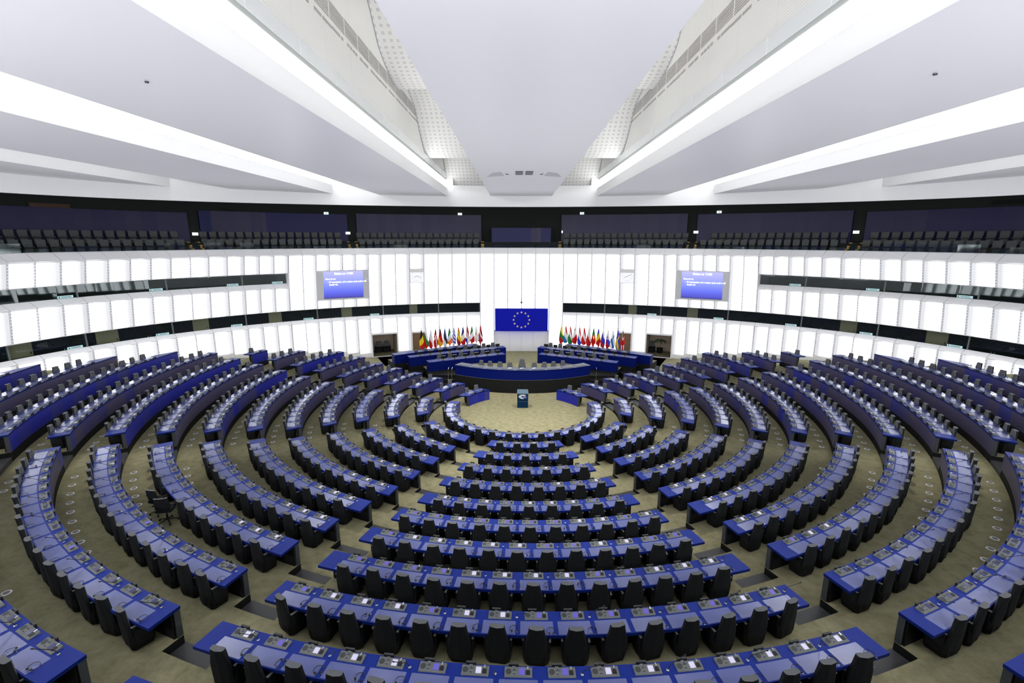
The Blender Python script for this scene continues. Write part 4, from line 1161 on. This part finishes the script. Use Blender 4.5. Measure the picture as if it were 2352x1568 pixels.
def cloth(fn, seed):
    rr = random.Random(seed); m = MB(); NU, NW = 22, 46
    sk, ph, ln = rr.uniform(-.25,.25), rr.uniform(0,6), rr.uniform(1.80,2.02)
    vs = []
    for j in range(NW+1):
        w_ = j/NW
        hw = .03+.21*min(1, w_/.62)**.85
        if w_ > .86: hw *= 1-.10*(w_-.86)/.14
        for i in range(NU+1):
            u = i/NU; x = (u-.5)*2*hw
            bot = .10*abs(u-.45)*2+ .05*sin(u*9+ph)
            z = -w_*(ln-(bot+.10*abs(u-.5)*2)*(w_**3)*1.6)
            y = -.03-.07*w_*sin(u*2*pi*1.6+ph+1.2*w_)-.03*sin(u*pi)
            vs.append((x+sk*.10*w_, y, z))
    fs, ms = [], []
    for j in range(NW):
        for i in range(NU):
            k = j*(NU+1)+i; fs.append((k,k+1,k+NU+2,k+NU+1)); ms.append(KI.index(fn((i+.5)/NU, (j+.5)/NW)))
    m.add(vs, fs, ms); return m
for sg, FL in ((-1, FLAGS_L), (1, FLAGS_R)):
    for k, (ds, fn) in enumerate(FL):
        s0 = k/13; x, y = (-5.86+(5.86-2.52)*s0, 9.25+1.65*s0) if sg < 0 else (2.46+(5.9-2.46)*s0, 10.9-1.6*s0)
        loc = P(x, y, -.46)
        m = MB(); m.lathe([(0,0),(.16,0),(.16,.03),(.03,.06),(.018,.06),(.016,3.02),(0,3.02)], n=10)
        o = m.build('flag', 'steel', None); o.location = loc; o.rotation_euler = (0,0,R(-18 if sg < 0 else 18)*.6)
        tag(o, '%s flag on a pole, %s in %s row' % (ds, ORD[k+1], 'left' if sg < 0 else 'right'), 'flag', 'row of flags %s of the banner' % ('left' if sg < 0 else 'right'))
        m = MB().lathe([(0,3.0),(.03,3.03),(.035,3.07),(.0,3.16)], n=8); m.build('finial', 'monitor_edge', o)
        c = cloth(fn, k*7+(50 if sg > 0 else 0)); q = MB().merge(c, Matrix.Translation((0,0,2.93))); cl_ = q.build('cloth', ['cloth_'+n_ for n_ in KI], o, smooth=True)

# ------------------------------------------------------------------ ceiling
def yw(x, off=0):                                 # far side of the oval at x
    q = 1-(x/(EA-off))**2
    return EC+(EB-off)*math.sqrt(max(q, 0))
def ring_z(t): return 8.47-.26*(sin(R(t)))**2*abs(sin(R(t)))
def slab(x0, x1, z, thick, droop=.06, name='ceiling_slab'):
    m = MB(); n = max(2, int((x1-x0)/.6)); ny = 14
    grid = []
    for i in range(n+1):
        x = x0+(x1-x0)*i/n; ye = yw(x)-.02 if abs(x) < EA else EC; row = []
        for j in range(ny+1):
            s_ = j/ny; y = -21+(ye+21)*s_
            row.append((x, y, z+droop*(1-s_**2.2)))
        grid.append(row)
    for i in range(n):
        for j in range(ny):
            m.quad(P(*grid[i][j]), P(*grid[i][j+1]), P(*grid[i+1][j+1]), P(*grid[i+1][j]))
            m.quad(*[P(a, b_, c+thick) for a, b_, c in (grid[i][j], grid[i+1][j], grid[i+1][j+1], grid[i][j+1])], 1)
        a, b_ = grid[i][ny], grid[i+1][ny]; m.quad(P(*a), P(*b_), P(b_[0],b_[1],b_[2]+thick), P(a[0],a[1],a[2]+thick), 1)
    for i in (0, n):
        for j in range(ny):
            a, b_ = grid[i][j], grid[i][j+1]; m.quad(P(*a), P(*b_), P(b_[0],b_[1],b_[2]+thick), P(a[0],a[1],a[2]+thick), 1)
    return m
ceil = structure(slab(-1.88, 1.80, 9.10, .16, .12).build('ceiling', ['slab', 'fascia']))
LIGHTS = []
for sg, nm in ((-1,'left'), (1,'right')):
    for k, (xa, xb, z, th) in enumerate(((4.42,8.2,9.05,.47),(10.5,14.65,9.02,.48),(16.35,21.5,8.93,.40))):
        x0, x1 = sorted((sg*xa, sg*xb)); structure(slab(x0, x1, z, th, .05).build('ceiling', ['slab', 'fascia']))
    # bright light lines on top of the slab edges
    for k, (xs, z0, z1) in enumerate(((4.44,9.60,9.93),(10.54,9.56,10.25),(16.42,9.36,9.55))):
        m = MB(); ye = yw(xs)-.05; n = 8; dz0 = .05
        for j in range(n):
            y0, y1 = -20+(ye+20)*j/n, -20+(ye+20)*(j+1)/n
            m.hexa([P(sg*xs,y0,z0),P(sg*(xs+.12),y0,z0),P(sg*(xs+.12),y1,z0),P(sg*xs,y1,z0),P(sg*xs,y0,z1),P(sg*(xs+.12),y0,z1),P(sg*(xs+.12),y1,z1),P(sg*xs,y1,z1)])
        o = m.build('light_line', 'strip'); tag(o, 'bright linear ceiling light, %s from the centre on the %s side' % (ORD[k+1], nm), 'ceiling light', 'linear ceiling lights')
    # glazed catwalk rail above the inner light line
    m = MB(); ye = yw(4.5)-.05
    m.hexa([P(sg*4.465,-20,9.94),P(sg*4.5,-20,9.94),P(sg*4.5,ye,9.94),P(sg*4.465,ye,9.94),P(sg*4.465,-20,10.06),P(sg*4.5,-20,10.06),P(sg*4.5,ye,10.06),P(sg*4.465,ye,10.06)])
    o = structure(m.build('trim_%d' % (3 if sg < 0 else 4), 'rail_grey'))
    m = MB(); n = 16
    for j in range(n):
        y0, y1 = -20+(ye+20)*j/n, -20+(ye+20)*(j+1)/n-.03
        m.hexa([P(sg*4.455,y0,10.06),P(sg*4.49,y0,10.06),P(sg*4.49,y1,10.06),P(sg*4.455,y1,10.06),P(sg*4.455,y0,10.36),P(sg*4.49,y0,10.36),P(sg*4.49,y1,10.36),P(sg*4.455,y1,10.36)])
    m.build('glass_rail', 'rail_glass', o)
    # perforated side wall of the vault
    m = MB(); n = 24; X = 4.505
    for j in range(n):
        y0, y1 = -20+(ye+20.6)*j/n, -20+(ye+20.6)*(j+1)/n
        for z0, z1 in ((10.1,10.42),(10.42,12.2),(12.2,14.6)):
            m.quad(P(sg*X,y0,z0), P(sg*X,y1,z0), P(sg*X,y1,z1), P(sg*X,y0,z1), 1 if z0 < 10.4 else 0, [(S*y0,S*z0),(S*y1,S*z0),(S*y1,S*z1),(S*y0,S*z1)])
    wv = structure(m.build('wall_vault_'+nm, ['perforated', 'white']))
    g = MB(); y = -9.4
    while y < 3.2:
        zc = 11.70+.012*y
        for q in range(7):
            z0 = zc-.18+.055*q; g.hexa([P(sg*(X-.012),y,z0),P(sg*X,y,z0),P(sg*X,y+.92,z0),P(sg*(X-.012),y+.92,z0),P(sg*(X-.012),y,z0+.03),P(sg*X,y,z0+.03),P(sg*X,y+.92,z0+.03),P(sg*(X-.012),y+.92,z0+.03)])
        y2 = y+.1
        while y2 < y+.85:
            l_ = .14+.12*((int(y2*37)) % 4); g.hexa([P(sg*(X-.012),y2,zc-.36),P(sg*X,y2,zc-.36),P(sg*X,y2+l_,zc-.36),P(sg*(X-.012),y2+l_,zc-.36),P(sg*(X-.012),y2,zc-.30),P(sg*X,y2,zc-.30),P(sg*X,y2+l_,zc-.30),P(sg*(X-.012),y2+l_,zc-.30)]); y2 += l_+.07
        y += 1.0
    g.build('air_grille', 'grille_grey', wv)
# scalloped acoustic sheets spanning the vault
SCAL = [[(-5.2,14.5),(-4.1,13.75),(-3.28,13.13),(-2.69,12.59),(-2.22,12.21),(-1.06,11.83),(-.02,11.73)],
        [(1.2,12.35),(1.74,12.17),(2.84,11.81),(3.54,11.22),(4.58,10.53),(5.1,10.40),(5.75,10.33)],
        [(9.6,11.2),(10.29,11.04),(10.8,10.72),(11.3,10.22),(11.62,9.66)]]
def smooth_pts(pts, n=5):
    o = []
    for k in range(len(pts)-1):
        p0, p1, p2, p3 = [Vector(pts[min(max(k+d,0),len(pts)-1)]) for d in (-1,0,1,2)]
        for j in range(n):
            t = j/n; o.append(.5*((2*p1)+(p2-p0)*t+(2*p0-5*p1+4*p2-p3)*t*t+(3*p1-p0-3*p2+p3)*t**3))
    return o+[Vector(pts[-1])]
for k, pts in enumerate(SCAL):
    q = smooth_pts(pts); m = MB(); ln = 0
    X = 4.49
    for a, b_ in zip(q, q[1:]):
        l1 = ln+(b_-a).length; nx = 12
        for i in range(nx):
            x0, x1 = -X+2*X*i/nx, -X+2*X*(i+1)/nx
            if k == 2:
                def yy(x, y): return y-.0+(yw(x)-yw(4.46))*max(0, (y-11.0)/.62) if y > 11.0 else y
            else:
                def yy(x, y): return y
            m.quad(P(x0,yy(x0,a.x),a.y), P(x1,yy(x1,a.x),a.y), P(x1,yy(x1,b_.x),b_.y), P(x0,yy(x0,b_.x),b_.y), 0, [(S*x0,S*ln),(S*x1,S*ln),(S*x1,S*l1),(S*x0,S*l1)])
        ln = l1
    sc_ = structure(m.build('ceiling', 'dimpled', smooth=True))
    e = MB()
    for sx in (-1, 1): e.tube([P(sx*X, p.x, p.y) for p in q], .016, 5)
    e.build('edge_seam', 'seam', sc_)
# lids over the light gaps, ring fascia, gallery ceiling
ld = MB()
def lid(x0, x1, z):
    ld.quad(P(x0,-21,z), P(x1,-21,z), P(x1,yw(x1),z), P(x0,yw(x0),z))
lid(-4.7, 4.7, 14.6)
for sg in (-1, 1):
    for xa, xb, z in ((7.6,10.8,10.6),(14.0,16.9,9.75)):
        x0, x1 = sorted((sg*xa, sg*xb)); lid(x0, x1, z)
        ld.quad(P(sg*xa,-21,9.4), P(sg*xa,yw(xa),9.4), P(sg*xa,yw(xa),z), P(sg*xa,-21,z)); ld.quad(P(sg*xb,-21,9.3), P(sg*xb,yw(xb),9.3), P(sg*xb,yw(xb),z), P(sg*xb,-21,z))
ld.quad(P(-4.7,-21,9), P(4.7,-21,9), P(4.7,-21,14.6), P(-4.7,-21,14.6))
structure(ld.build('ceiling', 'white'))
fa = MB(); gc = MB()
for k in range(-60, 60):
    a, b_ = k*3, (k+1)*3
    top = lambda t: 9.68 if abs((EA)*sin(R(t))) < 4.6 and abs(t) < 90 else 10.7
    fa.quad(E(a,0,ring_z(a)), E(b_,0,ring_z(b_)), E(b_,0,max(top(a),top(b_))), E(a,0,max(top(a),top(b_))))
    fa.quad(E(a,0,ring_z(a)), E(b_,0,ring_z(b_)), E(b_,-.35,ring_z(b_)+.01), E(a,-.35,ring_z(a)+.01))
    gc.quad(E(a,-.35,ring_z(a)+.01), E(b_,-.35,ring_z(b_)+.01), E(b_,-3.4,8.75), E(a,-3.4,8.75))
structure(fa.build('trim_5', 'fascia')); structure(gc.build('ceiling_gallery', 'gallery_dark'))
# small fixtures under the middle slab
def flat(poly, z, h, name, m_, lab, cat, grp):
    zz = z
    o = MB().prism(U(poly if sum(poly[k][0]*poly[(k+1)%len(poly)][1]-poly[(k+1)%len(poly)][0]*poly[k][1] for k in range(len(poly))) > 0 else poly[::-1]), H(zz-h), H(zz+.03)).build(name, m_)
    return tag(o, lab, cat, grp)
ZS = 9.165
for sg, nm in ((-1,'left'),(1,'right')):
    flat([(sg*1.57,3.0),(sg*1.30,1.85),(sg*.93,1.55),(sg*.82,2.65)], ZS, .012, 'speaker_panel', 'panel_grey', 'grey trapezoid panel in the centre ceiling slab, %s one' % nm, 'panel', 'panels in the centre slab')
    flat([(sg*.77,1.95),(sg*.62,2.2),(sg*.72,2.3)], ZS, .012, 'ceiling_vent', 'leg', 'small dark wedge beside the %s ceiling panel' % nm, 'vent', 'dark wedges in the centre slab')
    x0, x1 = (-.36,-.06) if sg < 0 else (.04,.34)
    flat([(x0,1.3),(x1,1.3),(x1,2.35),(x0,2.35)], ZS, .012, 'ceiling_vent', 'leg', 'dark square ceiling vent at the %s of the slab middle' % nm, 'vent', 'dark squares in the centre slab')
for k, (x, y) in enumerate(((-6.3,-10.0),(6.13,-10.3))):
    m = MB().lathe([(0,-.03),(.045,-.03),(.05,0),(0,.0)], n=10); o = m.build('smoke_detector', 'console_dark'); o.location = P(x, y, 9.09); tag(o, 'tiny dark detector on the %s inner ceiling slab' % ('left' if k == 0 else 'right'), 'detector', 'ceiling detectors')

# ------------------------------------------------------------------ visitors' gallery
ga = MB()
for k in range(-40, 40):
    a, b_ = k*3, (k+1)*3
    prof = [(-.10,5.62),(-1.02,5.62),(-1.02,5.97),(-1.98,5.97),(-1.98,6.38),(-3.2,6.38),(-3.2,8.8)]
    for (o0, z0), (o1, z1) in zip(prof, prof[1:]):
        ga.quad(E(a,o0,z0), E(b_,o0,z0), E(b_,o1,z1), E(a,o1,z1), 0 if o0 != o1 or z1 > 7 else 1)
structure(ga.build('floor_gallery', ['gallery_floor', 'gallery_dark'])).name = 'floor_gallery'
gw = MB()
for k in range(-40, 40):
    a, b_ = k*3, (k+1)*3; gw.quad(E(a,-3.19,6.3), E(b_,-3.19,6.3), E(b_,-3.19,8.8), E(a,-3.19,8.8))
structure(gw.build('wall_gallery', 'gallery_dark'))
for k, (a, b_, zt, mt) in enumerate(((-78,-51.6,7.92,'indigo'),(-50.1,-28.75,8.06,'indigo'),(-27.3,-6.8,8.12,'indigo'),(6.75,27.2,8.14,'indigo'),(28.75,50.4,8.08,'indigo'),(52.1,76,7.98,'indigo'))):
    m = MB(); n = 14; half = k == 1
    for j in range(n):
        t0, t1 = a+(b_-a)*j/n, a+(b_-a)*(j+1)/n
        m.hexa([E(t0,-3.15,6.4),E(t1,-3.15,6.4),E(t1,-3.0,6.4),E(t0,-3.0,6.4),E(t0,-3.15,zt),E(t1,-3.15,zt),E(t1,-3.0,zt),E(t0,-3.0,zt)], 1 if half and (j > 5 or j % 2 == 0 and j < 2) else 0)
    o = m.build('wall_panelling', ['indigo', 'indigo_blue']); tag(o, 'dark indigo panelling behind the gallery seats, %s bay from the left' % ORD[k+1], 'panelling', 'panelling bays of the gallery')
cbx = MB()
for j in range(6):
    t0, t1 = -5.15+10.2*j/6, -5.15+10.2*(j+1)/6
    cbx.hexa([E(t0,-2.4,5.9),E(t1,-2.4,5.9),E(t1,-2.0,5.9),E(t0,-2.0,5.9),E(t0,-2.4,7.28),E(t1,-2.4,7.28),E(t1,-2.0,7.28),E(t0,-2.0,7.28)], 1 if j in (4,) else 0)
o = cbx.build('control_cabin', ['indigo_blue', 'indigo']); tag(o, 'low deep blue cabin front in the middle of the gallery', 'cabin')
# seats
gs = MB(); gs.loft([[Vector(p) for p in ((-.26*q,y,z),(.26*q,y,z),(.26*q,y+.07,z),(-.26*q,y+.07,z))] for q, y, z in ((.86,-.02,.40),(1,-.08,.62),(1.02,-.12,.88),(.96,-.13,.92))])
gsr = gs.build('tip_up_chair', 'gallery_seat'); m = MB(); m.hexa([(-.20,.03,.34),(.20,.03,.34),(.20,.30,.40),(-.20,.30,.40),(-.20,.03,.43),(.20,.03,.43),(.20,.34,.47),(-.20,.34,.47)]); m.box(-.2,.2,-.02,.06,0,.42); m.build('seat', 'gallery_seat', gsr)
gfirst = True; ng = 0
for lv, off, z, top in (('lower', -1.62, 5.97, 6.55), ('upper', -2.55, 6.38, 6.95)):
    for bay, (a, b_) in enumerate(((-77,-53.6),(-50.6,-30.1),(-27.6,-7.3),(7.3,27.6),(30.1,50.4),(53.4,74))):
        t = a+.4; q = 0
        while t < b_-.3:
            p = E(t, off, z); p1 = E(t+.1, off, z); step = .70/((p1-p).length/.1); tx = (p1-p).normalized(); rz = math.atan2(tx.y, tx.x)+pi
            q += 1; lb = '%s gallery seat of the %s row, bay %s from the left' % (ORD[min(q,28)], lv, ORD[bay+1])
            lb = 'dark grey '+lb
            if ng < 300 and not (bay == 4 and q == 1 and lv == 'upper'):
                if gfirst: gsr.location = p; gsr.rotation_euler = (0,0,rz); tag(gsr, lb, 'seat', 'tip-up seats of the gallery'); gfirst = False
                else: clone(gsr, p, rz, lb)
                ng += 1
            t += step
# stairs between the bays with yellow edges
for k, (a, b_) in enumerate(((-52.9,-51.3),(-29.35,-27.9),(-7.0,-6.5),(6.4,6.9),(27.9,29.35),(51.3,52.9))):
    t_ = empty('gallery_stair', E((a+b_)/2,-1.5,5.62), 'dark gallery stair with yellow edge, %s from the left' % ORD[k+1], 'stair', 'stairs of the gallery'); org = E((a+b_)/2,-1.5,5.62)
    st, ye = MB(), MB()
    for j in range(5):
        o0 = -1.02-.25*j; z = 5.75+.16*j
        def hx(mb, t0, t1, zz0, zz1, oo0, oo1): mb.hexa([E(t0,oo1,zz0),E(t1,oo1,zz0),E(t1,oo0,zz0),E(t0,oo0,zz0),E(t0,oo1,zz1),E(t1,oo1,zz1),E(t1,oo0,zz1),E(t0,oo0,zz1)])
        hx(st, a, b_, 5.6, z, o0, o0-.25)
        single = b_-a < 1
        w_ = .36
        for t0, t1 in (((a, b_),) if single else ((a-.05, a+w_*.75), (b_-w_*.75, b_+.05))): hx(ye, t0, t1, z-.16+.001, z+.03, o0+.012, o0-.26)
    st.build('treads', 'gallery_dark', t_, org); ye.build('yellow_edge', 'yellow', t_, org)
# low glass screens on the parapet
gi = 0
for k in range(-31, 31):
    a, b_ = seam(k)+.12, seam(k+1)-.12
    h = .14+.05*((k*7) % 3)
    if k in (-31, ) or -26 < k < -18 and k % 2 == 0 or k in (-22,-20,24,25,26,27,-9,8): h = .34
    m = MB(); m.hexa([E(a,.03,6.052),E(b_,.03,6.052),E(b_,.045,6.052),E(a,.045,6.052),E(a,.05,6.052+h),E(b_,.05,6.052+h),E(b_,.065,6.052+h),E(a,.065,6.052+h)])
    o = m.build('parapet_glass', 'clear_glass'); gi += 1
    tag(o, 'low glass screen on the gallery parapet, %s %s of the middle' % ((ORD[min(28, k+1)] if k >= 0 else ORD[min(28, -k)]), 'right' if k >= 0 else 'left'), 'glass screen', 'glass screens on the parapet')
# exit signs, lit signs, wall openings
for k, (t, z) in enumerate(((-31.95,8.09),(-10.36,8.17),(10.14,8.22),(31.93,8.18))):
    M = wall_frame(t, -2.95, z-.06); m = MB(); q = MB(); q.box(-.21,.21,-.03,.0,0,.22); q.box(-.05,.05,-.034,-.03,.05,.17,1); m.merge(q, M); tag(m.build('exit_sign', ['sign', 'sign_green']), 'lit exit sign high on the gallery wall, %s from the left' % ORD[k+1], 'sign', 'exit signs of the gallery')
for k, (t, z) in enumerate(((-50.95,6.83),(-28.8,6.93),(6.9,7.05),(28.66,7.01),(51.15,6.96))):
    M = wall_frame(t, -2.9, z-.08); m = MB(); q = MB(); q.box(-.22 if k != 2 else -.07,.22 if k != 2 else .07,-.03,.0,0,.24); m.merge(q, M); tag(m.build('stair_light', 'sign'), 'small white lit sign in the gallery stair opening, %s from the left' % ORD[k+1], 'sign', 'lit signs by the gallery stairs')
for k, (t, z, w_, mm) in enumerate(((-67.1,7.98,1.2,'rust'),(-46,8.08,.6,'black'),(-19.44,8.2,.55,'black'),(19.27,8.2,.55,'black'),(44,8.16,.7,'black'),(67.5,8.16,1.1,'black'))):
    M = wall_frame(t, -3.12, z-.1); m = MB(); q = MB(); q.box(-w_,w_,-.05,.0,-.02,.42,1); q.box(-w_+.08,w_-.08,-.08,-.05,.04,.34,0); m.merge(q, M); tag(m.build('projection_port', [mm, 'gallery_dark']), 'dark projection port high in the gallery wall, %s from the left' % ORD[k+1], 'port', 'projection ports of the gallery')
